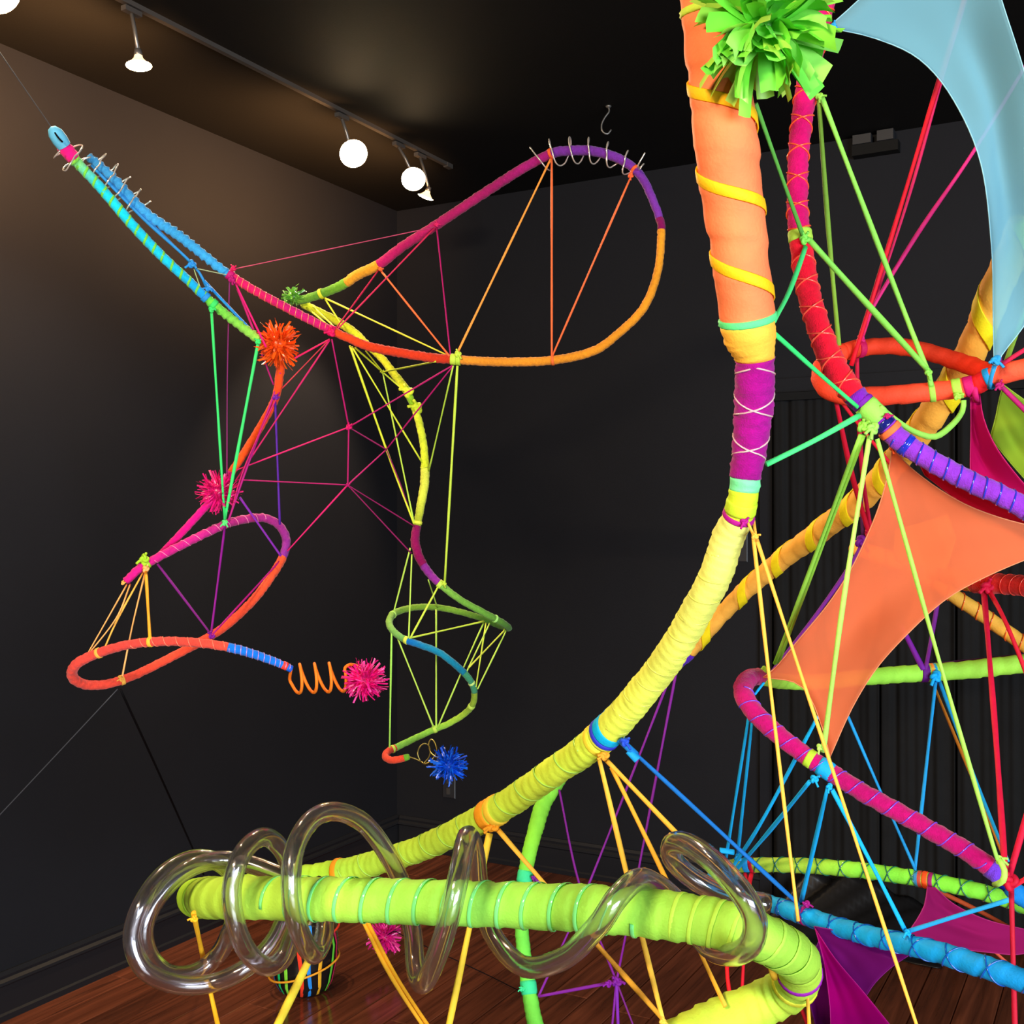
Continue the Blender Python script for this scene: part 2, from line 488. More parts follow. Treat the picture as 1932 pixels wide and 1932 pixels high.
def spotlight(px, py, d, aim, size, power, label, wash=0.0, cone=75):
    c = P(px, py, d)
    # where its adaptor sits on the track
    s = (c - TA).dot(tdir); top = TA + tdir * s; top[2] = CEIL - 0.02
    rt = root_at('spotlight', top)
    V, Fc = bar(top - tdir * 0.03, top + tdir * 0.03, 0.02, 0.014); mesh_obj('track_adaptor', V, Fc, M_BLACKMETAL, rt, smooth=False)
    ax = (P(*aim) - c); ax /= np.linalg.norm(ax)
    back = c - ax * size * 1.1
    V, Fc = sweep([top + [0, 0, -0.015], (top + back) / 2, back], 0.006, 8); mesh_obj('stem', V, Fc, M_GREYMETAL, rt)
    V, Fc = lathe([(-size * 1.35, 0.0005), (-size * 1.33, size * 0.28), (-size * 0.85, size * 0.34), (-size * 0.8, size * 0.30)], c, ax); mesh_obj('socket', V, Fc, M_GREYMETAL, rt)
    prof = [(-size * 0.85, size * 0.30), (-size * 0.6, size * 0.36), (-size * 0.3, size * 0.62), (-size * 0.02, size * 0.92), (0.0, size)]
    V, Fc = lathe(prof, c, ax, 24)
    ro = mesh_obj('reflector', V, Fc, M_BULBGLASS, rt)
    V, Fc = lathe([(0.0, size), (size * 0.10, size * 0.80), (size * 0.16, size * 0.4), (size * 0.18, 0.0005)], c, ax, 24); mesh_obj('lens', V, Fc, M_BULB, ro)
    tag(rt, label, 'spotlight', 'halogen spotlights on the ceiling track')
    l = bpy.data.lights.new('spotlight_beam', 'SPOT')
    l.energy = power; l.color = (1.0, 0.70, 0.42); l.spot_size = math.radians(cone); l.spot_blend = 0.6; l.shadow_soft_size = size * 0.8
    lo = bpy.data.objects.new('spotlight_beam', l); COL.objects.link(lo); lo.parent = rt
    lo.location = tuple(c + ax * size * 0.4 - np.array(rt.location))
    lo.rotation_euler = Vector(ax).to_track_quat('-Z', 'Y').to_euler()
    if wash:
        # light leaking backwards on to the wall beside the track
        l2 = bpy.data.lights.new('spotlight_spill', 'SPOT'); l2.energy = wash; l2.color = (1.0, 0.50, 0.19); l2.shadow_soft_size = 0.04
        l2.spot_size = math.radians(165); l2.spot_blend = 1.0
        lo2 = bpy.data.objects.new('spotlight_spill', l2); COL.objects.link(lo2); lo2.parent = rt
        lo2.location = tuple(c + np.array([0, 0, -size - 0.03]) - np.array(rt.location))
        lo2.rotation_euler = Vector((-0.876, 0.481, 0.30)).to_track_quat('-Z', 'Y').to_euler()

M_BULBGLASS = emit('glowing_bulb_glass', (1.0, 0.60, 0.28), 2.2)
spotlight(-10, -20, 2.72, (500, 1500, 1.2), 0.058, 30, 'halogen track lamp at the top left, mostly out of the frame', wash=110)
spotlight(262, 124, 3.22, (300, 800, 3.15), 0.036, 80, 'halogen track lamp second from the left, pointing straight down', wash=40, cone=125)
spotlight(667, 290, 4.05, (1250, 1250, 1.9), 0.050, 90, 'large glaring halogen track lamp left of its neighbour, facing the viewer', wash=45)
spotlight(780, 338, 4.35, (1000, 1500, 2.0), 0.046, 70, 'glaring halogen track lamp facing the viewer, beside a smaller downward lamp', wash=26)
spotlight(803, 372, 4.50, (600, 930, 4.65), 0.032, 110, 'small halogen track lamp hanging lowest, nearest the room corner', wash=8, cone=60)

# ------------------------------------------------------------------ wrapped tubes
T = {}
NOISE_PH = RNG.uniform(0, 6.28, (8, 3))

class Tube:
    """A fabric-wrapped tube: pts are (x, y, depth, half width) and section marks (colour, style)."""
    def __init__(self, key, name, label, cat, pts, ds=0.005, sides=18, group=None):
        ctrl, marks = [], []
        for q in pts:
            if isinstance(q[0], (int, float)):
                px, py, d, h = q
                ctrl.append([*P(px, py, d), h * d / F])
            else:
                marks.append((max(0, len(ctrl) - 1) if ctrl else 0, q))
        S, U = spline(ctrl, ds)
        self.C, self.R, self.U = S[:, :3], np.maximum(S[:, 3], 0.002), U
        N = len(S)
        self.s = np.concatenate([[0], np.cumsum(np.linalg.norm(np.diff(self.C, axis=0), axis=1))])
        Tn = np.gradient(self.C, axis=0); Tn /= np.linalg.norm(Tn, axis=1)[:, None]
        self.T = Tn
        n0 = np.array([0.3, -0.8, 0.5]); n0 -= Tn[0] * n0.dot(Tn[0]); n0 /= np.linalg.norm(n0)
        Nn = np.zeros((N, 3))
        for i in range(N):
            n0 = n0 - Tn[i] * n0.dot(Tn[i]); n0 /= np.linalg.norm(n0); Nn[i] = n0
        self.N = Nn; self.B = np.cross(Tn, Nn)
        self.px = HX + self.C[:, 0] / self.C[:, 1] * F
        self.py = HY - (self.C[:, 2] - EYE) / self.C[:, 1] * F
        low = self.C[np.argmin(self.C[:, 2])]
        self.root = root_at(name, low)
        tag(self.root, label, cat, group)
        self.sides = sides
        T[key] = self
        for i, (u0, m) in enumerate(marks):
            u1 = marks[i + 1][0] if i + 1 < len(marks) else len(ctrl) - 1
            self.section(u0, u1, i, i == 0, i == len(marks) - 1, *m)

    def section(self, u0, u1, idx, first, last, col, style='cloth', pitch=0.03, amp=0.06, part='wrap'):
        i0 = int(np.searchsorted(self.U, u0 - 1e-6)); i1 = int(np.searchsorted(self.U, u1 - 1e-6))
        i1 = min(i1, len(self.U) - 1)
        if i1 - i0 < 1: return
        sl = slice(i0, i1 + 1)
        C, R, s, N, B, Tn = self.C[sl], self.R[sl], self.s[sl], self.N[sl], self.B[sl], self.T[sl]
        M = self.sides; th = np.arange(M) * 2 * PI / M
        S, TH = np.meshgrid(s, th, indexing='ij')
        ph = S / pitch + TH / (2 * PI) + 0.25 * np.sin(S / pitch * 0.37 + idx)
        f = ph - np.floor(ph)
        ridge = np.where(f < 0.84, f / 0.84, (1 - f) / 0.16)
        if style == 'cloth': amp *= 1.5
        Rr = 1 + amp * (ridge - 0.5) * (1 + 0.4 * np.sin(S * 33 + idx + TH))
        if style == 'cloth':
            Rr = Rr + 0.018 * np.sin(S * 61 + 1.7 * np.sin(TH) + idx) + 0.012 * np.sin(S * 143 + 2 * TH)
        else:
            Rr = Rr + 0.03 * np.sin(S * 170 + 3 * TH + idx) + 0.025 * np.sin(S * 390 - 2 * TH) + 0.02 * RNG.standard_normal(S.shape)
        Rr = Rr * (1 + 0.012 * ((idx * 7) % 3))
        V = C[:, None, :] + (R[:, None] * Rr)[:, :, None] * (np.cos(TH)[:, :, None] * N[:, None, :] + np.sin(TH)[:, :, None] * B[:, None, :])
        n = len(C)
        V = V.reshape(-1, 3)
        if isinstance(col, (list, tuple)):
            cs = np.array([srgb(c) for c in col]); tt = np.linspace(0, len(cs) - 1, n)
            base = np.stack([np.interp(tt, np.arange(len(cs)), cs[:, k]) for k in range(3)], 1)
        else:
            base = np.tile(srgb(col), (n, 1))
        jitter = 1 + 0.06 * np.sin(S * 40 + idx)[:, :, None]
        colv = (np.repeat(base[:, None, :], M, 1) * jitter).reshape(-1, 3)
        Fc = [(i * M + j, i * M + (j + 1) % M, (i + 1) * M + (j + 1) % M, (i + 1) * M + j) for i in range(n - 1) for j in range(M)]
        # rounded ends
        V = list(V); colv = list(colv)
        for (e, sg) in ((0, -1), (n - 1, 1)):
            bulge = 0.45 if (e == 0 and first) or (e and last) else 0.0
            ring = [e * M + j for j in range(M)]
            if bulge:
                b0 = len(V)
                for j in range(M):
                    V.append(C[e] + 0.72 * (np.asarray(V[ring[j]]) - C[e]) + Tn[e] * sg * R[e] * 0.32)
                    colv.append(colv[ring[j]])
                r2 = [b0 + j for j in range(M)]
                for j in range(M):
                    q = (ring[j], ring[(j + 1) % M], r2[(j + 1) % M], r2[j])
                    Fc.append(q if sg > 0 else q[::-1])
                ring = r2
            cidx = len(V); V.append(C[e] + Tn[e] * sg * R[e] * bulge); colv.append(colv[ring[0]])
            for j in range(M):
                q = (ring[j], ring[(j + 1) % M], cidx)
                Fc.append(q if sg > 0 else q[::-1])
        mesh_obj(part, np.array(V), Fc, M_CLOTH if style == 'cloth' else M_YARN, self.root, np.array(colv))

    def near(self, px, py, after=None, before=None):
        dd = (self.px - px) ** 2 + (self.py - py) ** 2
        if after is not None: dd = np.where(self.U < after, 1e12, dd)
        if before is not None: dd = np.where(self.U > before, 1e12, dd)
        return int(np.argmin(dd))

    def at(self, px, py, side=-0.8, **kw):
        i = self.near(px, py, **kw)
        return P(px, py, self.C[i, 1] + side * self.R[i])

    def facing(self, i):
        v = np.array([0, 0, EYE]) - self.C[i]
        v -= self.T[i] * v.dot(self.T[i]); v /= np.linalg.norm(v)
        return v, np.cross(self.T[i], v)

    def lash(self, i0, i1, turns, r, col, hand=1, phase=0.0, mat=None, flat=None, lift=1.06, part='lashing', split=True):
        """A cord (or flat ribbon of width flat) wound round the tube between two samples."""
        steps = max(8, int(abs(turns) * 26))
        idx = np.linspace(i0, i1, steps)
        pts, nor = [], []
        for kk, x in enumerate(idx):
            i = int(min(max(round(x), 0), len(self.U) - 1))
            lo = int(math.floor(x)); hi = min(lo + 1, len(self.U) - 1); fr = x - lo
            c = self.C[lo] * (1 - fr) + self.C[hi] * fr
            f, b = self.facing(i)
            a = hand * 2 * PI * turns * kk / (steps - 1) + phase
            nn = math.cos(a) * f + math.sin(a) * b
            pts.append(c + nn * (self.R[i] * lift)); nor.append(nn)
        if flat:
            V, Fc = ribbon(np.array(pts), np.array(nor), flat, r)
        else:
            V, Fc = sweep(pts, r, 6)
        mesh_obj(part, V, Fc, mat or M_VINYL, self.root, srgb(col))

    def xlash(self, i0, i1, turns, r, col, mat=None, lift=1.05):
        self.lash(i0, i1, turns, r, col, 1, 0.15, mat, None, lift)
        self.lash(i0, i1, turns, r, col, -1, -0.15, mat, None, lift)

    def band(self, px, py, width, col, grow=1.10, style='ribbon', part='tie_band', **kw):
        i = self.near(px, py, **kw)
        h = width / 2
        C, t, N, B, R = self.C[i], self.T[i], self.N[i], self.B[i], self.R[i] * grow
        prof = [(-h, 0.86), (-h, 0.97), (-h * 0.6, 1.02), (0, 1.0), (h * 0.55, 1.03), (h, 0.97), (h, 0.86)]
        M = 20; V, Fc = [], []
        for (s, q) in prof:
            # follow the tube's own bend
            j = int(np.clip(np.searchsorted(self.s, self.s[i] + s), 0, len(self.s) - 1))
            cc = C + t * s
            for a in range(M):
                an = 2 * PI * a / M
                V.append(cc + R * q * (math.cos(an) * N + math.sin(an) * B) + t * 0.12 * R * math.sin(an + 1.0) * 0.6)
        for a in range(len(prof) - 1):
            for b in range(M):
                Fc.append((a * M + b, a * M + (b + 1) % M, (a + 1) * M + (b + 1) % M, (a + 1) * M + b))
        mesh_obj(part, V, Fc, M_RIBBON if style == 'ribbon' else M_VINYL, self.root, srgb(col))

def ribbon(pts, nor, width, th):
    pts = np.asarray(pts); nor = np.asarray(nor); N = len(pts)
    Tn = np.gradient(pts, axis=0); Tn /= np.linalg.norm(Tn, axis=1)[:, None]
    Sd = np.cross(Tn, nor); Sd /= np.linalg.norm(Sd, axis=1)[:, None] + 1e-9
    prof = [(-0.5, 0.0), (-0.42, 0.8), (0.0, 1.0), (0.42, 0.8), (0.5, 0.0), (0.0, -0.6)]
    n = len(prof); V = []
    for i in range(N):
        for (x, y) in prof:
            V.append(pts[i] + Sd[i] * x * width + nor[i] * y * th)
    Fc = [(i * n + j, i * n + (j + 1) % n, (i + 1) * n + (j + 1) % n, (i + 1) * n + j) for i in range(N - 1) for j in range(n)]
    Fc += [tuple(range(n - 1, -1, -1)), tuple(range((N - 1) * n, N * n))]
    return V, Fc

# ---- strands and knots
def strand(parent, pts, wpx, col, name='strand', flat=0.75, sag=0.0, mat=None):
    """A stretched ribbon or cord through 3D points; wpx is its width in pixels at each end's distance."""
    pts = [np.asarray(p, float) for p in pts]
    if len(pts) == 2:
        n = 10
        c = np.array([pts[0] + (pts[1] - pts[0]) * k / n - np.array([0, 0, sag * 4 * (k / n) * (1 - k / n)]) for k in range(n + 1)])
    else:
        c, _ = spline(pts, 0.02)
    N = len(c)
    d = c[:, 1]
    wv = wpx * d / F / 2
    L = np.concatenate([[0], np.cumsum(np.linalg.norm(np.diff(c, axis=0), axis=1))])
    ph = random.uniform(0, 6.28)
    wv = wv * (1 + 0.10 * np.sin(L * 23 + ph))
    Tn = np.gradient(c, axis=0); Tn /= np.linalg.norm(Tn, axis=1)[:, None]
    M = 8; th = np.arange(M) * 2 * PI / M
    V = np.zeros((N, M, 3))
    tw = random.uniform(0.5, 2.0)
    for i in range(N):
        v = np.array([0, 0, EYE]) - c[i]; v -= Tn[i] * v.dot(Tn[i]); v /= np.linalg.norm(v) + 1e-9
        sd = np.cross(Tn[i], v)
        a0 = 0.5 * math.sin(L[i] * tw * 3 + ph)
        e1 = math.cos(a0) * sd + math.sin(a0) * v; e2 = -math.sin(a0) * sd + math.cos(a0) * v
        V[i] = c[i] + wv[i] * (np.cos(th)[:, None] * e1 + flat * np.sin(th)[:, None] * e2)
    Fc = [(i * M + j, i * M + (j + 1) % M, (i + 1) * M + (j + 1) % M, (i + 1) * M + j) for i in range(N - 1) for j in range(M)]
    Fc += [tuple(range(M - 1, -1, -1)), tuple(range((N - 1) * M, N * M))]
    return mesh_obj(name, V.reshape(-1, 3), Fc, mat or M_RIBBON, parent, srgb(col))

def knot(parent, p, spx, col, tails=2, mat=None, name='knot'):
    """A small trefoil knot with cut ends."""
    p = np.asarray(p, float); sz = spx * p[1] / F / 2
    tt = np.linspace(0, 2 * PI, 49)
    q = np.stack([np.sin(tt) + 2 * np.sin(2 * tt), np.cos(tt) - 2 * np.cos(2 * tt), -np.sin(3 * tt) * 1.2], 1) / 3.0
    a = random.uniform(0, 6.28)
    Rm = np.array([[math.cos(a), 0, math.sin(a)], [0, 1, 0], [-math.sin(a), 0, math.cos(a)]])
    V, Fc = sweep(p + (q[:, [0, 2, 1]] @ Rm.T) * sz * 0.75, sz * 0.36, 7, cap=False)
    o = mesh_obj(name, V, Fc, mat or M_RIBBON, parent, srgb(col))
    V2, F2 = [], []
    for k in range(tails):
        a2 = random.uniform(0, 6.28); dr = np.array([math.cos(a2), -0.4, math.sin(a2)])
        c, _ = spline([p, p + dr * sz * 0.9, p + dr * sz * 1.6 + np.array([0, -0.3, -0.5]) * sz * 0.6], sz * 0.3)
        v, f = sweep(c, sz * 0.28, 6)
        mesh_obj('knot_tail', v, f, mat or M_RIBBON, o, srgb(col))
    return o

# ------------------------------------------------------------------ the big tubes on the right
Tube('arch', 'wrapped_arch', 'thick tube arch, orange wrapped at the top, lime loop with clear coil at the bottom', 'wrapped tube', [
    ('#ff8552', 'cloth', 0.055, 0.035),
    (1325, -70, 1.50, 57), (1340, 0, 1.50, 57), (1352, 100, 1.51, 58), (1365, 220, 1.52, 59), (1374, 310, 1.53, 59), (1388, 420, 1.55, 55), (1399, 505, 1.56, 52.5), (1411, 606, 1.58, 51),
    ('#ffc043', 'cloth', 0.007, 0.05),
    (1417, 640, 1.59, 47), (1424, 678, 1.60, 36),
    ('#a40888', 'yarn', 0.10, 0.02),
    (1424, 720, 1.61, 36), (1421, 780, 1.63, 35), (1414, 850, 1.65, 31), (1406, 900, 1.66, 28.5),
    ('#7df2a8', 'cloth', 0.02, 0.05),
    (1404, 925, 1.665, 28),
    ('#c9e82e', 'cloth', 0.02, 0.06),
    (1399, 952, 1.67, 27.5), (1392, 978, 1.68, 28),
    (['#eef480', '#e8f26a', '#e0f04e'], 'cloth', 0.016, 0.045),
    (1375, 1010, 1.70, 30), (1352, 1080, 1.73, 30), (1312, 1158, 1.78, 29.5), (1262, 1240, 1.85, 29), (1205, 1314, 1.92, 29), (1133, 1392, 2.0, 29.5),
    (['#d6ec46', '#c2e844', '#aee244'], 'cloth', 0.02, 0.05),
    (1045, 1456, 2.10, 27), (940, 1527, 2.22, 26.5), (820, 1590, 2.36, 24), (720, 1625, 2.46, 22.5), (640, 1645, 2.52, 23),
    (['#a9dc38', '#a4dc34', '#aee63a'], 'cloth', 0.028, 0.05),
    (560, 1660, 2.54, 24), (470, 1676, 2.48, 26), (405, 1688, 2.34, 28), (371, 1693, 2.15, 32), (384, 1694, 1.97, 36),
    (['#bcea48', '#b4e84a', '#94e050', '#98da48', '#a4d444'], 'cloth', 0.034, 0.045),
    (450, 1694, 1.86, 38), (600, 1696, 1.78, 39), (800, 1702, 1.72, 40), (1000, 1709, 1.66, 41), (1150, 1717, 1.60, 43), (1290, 1731, 1.55, 44), (1400, 1755, 1.52, 44), (1467, 1784, 1.53, 43), (1506, 1816, 1.57, 41),
    (['#acd844', '#c0e044', '#cce248'], 'cloth', 0.026, 0.055),
    (1500, 1856, 1.63, 40), (1455, 1886, 1.66, 41), (1380, 1918, 1.66, 42), (1290, 1960, 1.64, 42), (1190, 2015, 1.62, 43)], ds=0.0045, sides=28)
A = T['arch']
iA = lambda px, py, **k: A.near(px, py, **k)
# yellow ribbon wound down the orange top, green one above it
RPH = 5.2
A.lash(iA(1340, 60), iA(1401, 590), 3.25, 0.0016, '#ffc414', -1, RPH, M_RIBBON, 0.016, 1.03, part='ribbon_spiral')
A.band(1343, 18, 0.010, '#c8ea4c', 1.04)
A.band(1411, 603, 0.010, '#5ee88e', 1.06)
A.lash(iA(1424, 690), iA(1408, 893), 2.6, 0.0014, '#d8b4b8', 1, 0.0, M_VINYL, None, 1.03)
A.lash(iA(1424, 690), iA(1408, 893), 2.6, 0.0014, '#d8b4b8', -1, 0.0, M_VINYL, None, 1.03)
A.band(1393, 972, 0.008, '#b0148c', 1.10)
knot(A.root, A.at(1404, 985, -1.1), 16, '#b0148c')
A.band(1398, 955, 0.020, '#c4e630', 1.07)
i0 = int(np.searchsorted(A.U, 33)); i1 = int(np.searchsorted(A.U, 42.5))
front0 = A.near(385, 1694, after=33.5)
A.lash(front0, A.near(1210, 1722, after=34), 14, 0.0006, '#7ce884', -1, 0.5, M_VINYL, 0.006, 1.065, part='tape_spiral')
A.lash(A.near(1250, 1725, after=34), A.near(1500, 1810, after=34), 9, 0.0006, '#b0e44c', -1, 0.5, M_RIBBON, 0.006, 1.035, part='tape_spiral')
A.lash(iA(1365, 1040), iA(1160, 1365), 10, 0.0006, '#e8f06c', 1, 0.2, M_VINYL, 0.003, 1.02, part='tape_spiral')
A.lash(iA(1110, 1410), iA(650, 1643, before=30), 12, 0.0007, '#b0e660', 1, 0.2, M_VINYL, 0.004, 1.03, part='tape_spiral')
A.band(1148, 1376, 0.020, '#00b4ea', 1.08); A.band(1140, 1385, 0.009, '#3038c8', 1.10)
A.band(924, 1536, 0.026, '#f0a020', 1.10); A.band(938, 1528, 0.016, '#f4cc3c', 1.10)
A.band(640, 1645, 0.014, '#e09414', 1.09, before=30)
A.band(1128, 1398, 0.012, '#e8d83c', 1.07)
A.band(1505, 1835, 0.007, '#a020b0', 1.05, after=40); A.band(1496, 1852, 0.008, '#e2e03c', 1.06, after=40)

Tube('spiral', 'wrapped_spiral', 'long tube, yellow wrapped at the right, blue then green down to the floor', 'wrapped tube', [
    (['#ffb844', '#ffba48', '#ffbc4c', '#ffbe50'], 'cloth', 0.055, 0.07),
    (1935, 420, 1.92, 30), (1880, 545, 1.97, 29), (1845, 635, 2.03, 28), (1800, 720, 2.12, 27.5), (1745, 800, 2.22, 27), (1690, 870, 2.36, 25), (1625, 942, 2.52, 23), (1545, 1004, 2.7, 21), (1460, 1068, 2.88, 18.5), (1380, 1140, 3.02, 16), (1302, 1228, 3.12, 13.5),
    ('#5a22c0', 'yarn', 0.02, 0.04),
    (1280, 1248, 3.13, 13),
    (['#1478d8', '#18b4e4', '#1c88e0', '#1470c0'], 'cloth', 0.018, 0.08),
    (1230, 1285, 3.15, 13), (1162, 1340, 3.15, 14), (1112, 1390, 3.12, 15), (1080, 1428, 3.08, 16),
    (['#7ee04a', '#8ee83e', '#74e850', '#80e64a'], 'cloth', 0.016, 0.06),
    (1046, 1480, 3.03, 16), (1024, 1520, 3.0, 15.5), (1001, 1600, 2.95, 14), (990, 1655, 2.92, 13.5), (984, 1715, 2.88, 13), (986, 1775, 2.84, 13), (995, 1845, 2.8, 14), (1006, 1914, 2.76, 15), (1024, 1985, 2.72, 15.5)], ds=0.006, sides=20)
B = T['spiral']
B.lash(0, B.near(1310, 1220), 9.5, 0.0016, '#ffea1c', -1, 0.4, M_RIBBON, 0.026, 1.02, part='ribbon_spiral')
B.band(991, 1655, 0.030, '#3ee49c', 1.08); B.band(998, 1862, 0.032, '#3ee49c', 1.08)
knot(B.root, B.at(985, 1866, -1.0), 10, '#3ee49c')

Tube('crimson', 'wrapped_pole', 'tube wrapped magenta above, red below a lime tie, then violet with blue cord', 'wrapped tube', [
    ('#d40868', 'yarn', 0.05, 0.02),
    (1580, -70, 1.86, 20), (1557, 0, 1.86, 20), (1536, 90, 1.85, 20), (1518, 190, 1.84, 20), (1506, 300, 1.83, 19), (1505, 400, 1.82, 19.5), (1511, 455, 1.81, 20.5),
    ('#ec1430', 'yarn', 0.05, 0.02),
    (1517, 505, 1.80, 21), (1530, 570, 1.79, 21), (1556, 650, 1.78, 22), (1582, 705, 1.77, 23), (1612, 746, 1.76, 22),
    ('#7a1eb4', 'yarn', 0.03, 0.03),
    (1628, 760, 1.755, 20), (1642, 774, 1.75, 20), (1668, 800, 1.745, 20),
    ('#8c36cc', 'yarn', 0.07, 0.03),
    (1700, 832, 1.74, 20.5), (1740, 859, 1.73, 20), (1783, 884, 1.72, 20), (1835, 911, 1.71, 20), (1884, 932, 1.70, 20), (1950, 968, 1.69, 21)], ds=0.005, sides=20)
Cc = T['crimson']
Cc.xlash(0, Cc.near(1508, 440), 10, 0.0014, '#ff5a34')
Cc.xlash(Cc.near(1514, 490), Cc.near(1610, 744), 5.5, 0.0014, '#ff5a44')
Cc.lash(Cc.near(1690, 822), len(Cc.U) - 1, 10.5, 0.0015, '#2a34c4', 1, 0.3, M_VINYL, None, 1.01)
Cc.band(1645, 776, 0.034, '#96e05c', 1.13); Cc.band(1630, 762, 0.014, '#7a1eb4', 1.08)
Cc.band(1668, 802, 0.012, '#141c70', 1.05, style='vinyl'); Cc.band(1680, 813, 0.010, '#ff7440', 1.12); Cc.band(1708, 838, 0.010, '#1c30c0', 1.07, style='vinyl')
Cc.band(1510, 447, 0.018, '#b4e04c', 1.10)
knot(Cc.root, Cc.at(1675, 785, -1.2), 12, '#b81464')

Tube('redloop', 'wrapped_loop', 'narrow orange-red wrapped loop lying behind the violet and red tube', 'wrapped tube', [
    (['#ff5c3c', '#ff5634'], 'cloth', 0.03, 0.05),
    (1965, 688, 1.86, 20), (1905, 702, 1.88, 19), (1862, 716, 1.9, 18.5),
    ('#e81c24', 'cloth', 0.02, 0.05),
    (1838, 727, 1.91, 18),
    (['#ff5434', '#fa4a2c', '#fa4424'], 'cloth', 0.035, 0.05),
    (1780, 737, 1.93, 18), (1700, 744, 1.95, 18), (1640, 748, 1.97, 18), (1592, 744, 1.99, 19), (1560, 730, 2.01, 20), (1550, 706, 2.04, 19), (1562, 680, 2.06, 18), (1592, 664, 2.07, 17),
    (['#f04424', '#f4401e', '#ee2e18'], 'cloth', 0.03, 0.06),
    (1640, 655, 2.08, 16), (1690, 653, 2.07, 16), (1750, 664, 2.05, 16), (1810, 683, 2.02, 17), (1850, 698, 1.98, 18), (1880, 712, 1.94, 18)], ds=0.005, sides=18)
D = T['redloop']
D.band(1831, 729, 0.016, '#c8106c', 1.10, before=4); D.band(1808, 733, 0.015, '#a8e04c', 1.08, before=5)
D.band(1757, 740, 0.010, '#a0dc50', 1.08, before=6); D.band(1868, 714, 0.010, '#1896e0', 1.12, before=3)
D.band(1620, 660, 0.012, '#d0145c', 1.08, after=10)
knot(D.root, D.at(1806, 748, -1.1, before=5), 15, '#a0dc50')

Tube('redstub', 'wrapped_branch', 'glossy red tube with a yellow-orange end, tied with crimson ribbon at the right', 'wrapped tube', [
    ('#ffa83c', 'cloth', 0.03, 0.04),
    (1610, 1032, 2.50, 14), (1665, 1050, 2.46, 15), (1720, 1066, 2.42, 15.5), (1785, 1084, 2.36, 16), (1838, 1101, 2.30, 16.5),
    ('#f02a28', 'yarn', 0.03, 0.05),
    (1858, 1101, 2.27, 18.5), (1895, 1102, 2.23, 18.5), (1960, 1108, 2.15, 19)], ds=0.006, sides=16)
T['redstub'].lash(T['redstub'].near(1640, 1042), T['redstub'].near(1845, 1102), 6, 0.0012, '#f06020', 1, 0, M_VINYL)
T['redstub'].lash(T['redstub'].near(1862, 1102), len(T['redstub'].U) - 1, 5, 0.0007, '#ff5040', -1, 0, M_VINYL)
Tube('amber', 'wrapped_branch', 'amber wrapped tube with a thin orange spiral, slanting down behind crimson ribbons', 'wrapped tube', [
    ('#f0b040', 'cloth', 0.05, 0.03),
    (1735, 1080, 2.55, 13), (1800, 1124, 2.52, 13.5), (1860, 1164, 2.5, 14), (1932, 1216, 2.46, 14), (1985, 1256, 2.44, 14)], ds=0.006, sides=14)
T['amber'].lash(0, len(T['amber'].U) - 1, 9, 0.0011, '#f0581c', 1, 0.4, M_VINYL)

Tube('magenta', 'wrapped_hook', 'magenta wrapped tube with violet spiral cord, its end bent back into a lime tube', 'wrapped tube', [
    ('#6a38d0', 'yarn', 0.01, 0.04),
    (1884, 1652, 1.76, 18), (1866, 1636, 1.77, 18.5),
    (['#b8086c', '#b40868', '#bc0a70', '#b80a68'], 'yarn', 0.06, 0.02),
    (1819, 1603, 1.78, 18), (1716, 1544, 1.81, 17.5), (1614, 1487, 1.84, 17), (1511, 1419, 1.88, 17), (1446, 1367, 1.91, 17.5), (1412, 1328, 1.94, 18), (1402, 1300, 1.97, 18), (1413, 1281, 2.01, 17), (1434, 1277, 2.06, 15),
    (['#a0d848', '#98dc44', '#96de46', '#a4e44a'], 'cloth', 0.03, 0.06),
    (1470, 1285, 2.14, 14), (1540, 1287, 2.22, 14.5), (1640, 1277, 2.30, 15), (1720, 1271, 2.33, 16), (1800, 1266, 2.32, 16.5), (1880, 1258, 2.30, 17), (1960, 1248, 2.28, 17.5)], ds=0.005, sides=18)
G = T['magenta']
G.lash(G.near(1855, 1628), G.near(1406, 1310, before=10), 15, 0.0011, '#7a48e0', -1, 0.2, M_VINYL, None, 1.03)
G.band(1530, 1433, 0.012, '#b4e038', 1.06); G.band(1556, 1451, 0.024, '#12a8e6', 1.07)
G.band(1744, 1269, 0.016, '#5e1480', 1.08, after=11); G.band(1756, 1268, 0.008, '#ffa040', 1.06, after=11); G.band(1764, 1268, 0.007, '#12a0e8', 1.06, after=11)
knot(G.root, G.at(1536, 1470, -1.2), 16, '#12a8e6')
knot(G.root, G.at(1441, 1263, -1.2), 13, '#96cc40')

Tube('greenblue', 'wrapped_loop', 'bent tube, lime with dark green cord above, bright blue with navy cord below', 'wrapped tube', [
    (['#8cf04c', '#84f040', '#88f044', '#a6d440', '#98b83c'], 'cloth', 0.03, 0.06),
    (1955, 1718, 1.98, 15.5), (1904, 1698, 2.02, 15.5), (1819, 1675, 2.07, 15), (1716, 1655, 2.13, 14.5), (1614, 1641, 2.19, 14.5), (1511, 1633, 2.26, 14), (1430, 1632, 2.31, 13.5), (1380, 1635, 2.34, 13.5),
    ('#1c96dc', 'cloth', 0.02, 0.05),
    (1358, 1643, 2.35, 13.5), (1346, 1658, 2.35, 13.5), (1346, 1678, 2.33, 13),
    (['#16acf4', '#10b4ff', '#10b0ff', '#0c9cf4'], 'cloth', 0.035, 0.07),
    (1372, 1690, 2.30, 13.5), (1420, 1697, 2.26, 14), (1467, 1709, 2.2, 15), (1498, 1721, 2.15, 16), (1580, 1748, 2.05, 17), (1643, 1766, 1.97, 18), (1725, 1785, 1.88, 19), (1787, 1802, 1.82, 20), (1865, 1827, 1.76, 21), (1955, 1858, 1.70, 22)], ds=0.005, sides=18)
E = T['greenblue']
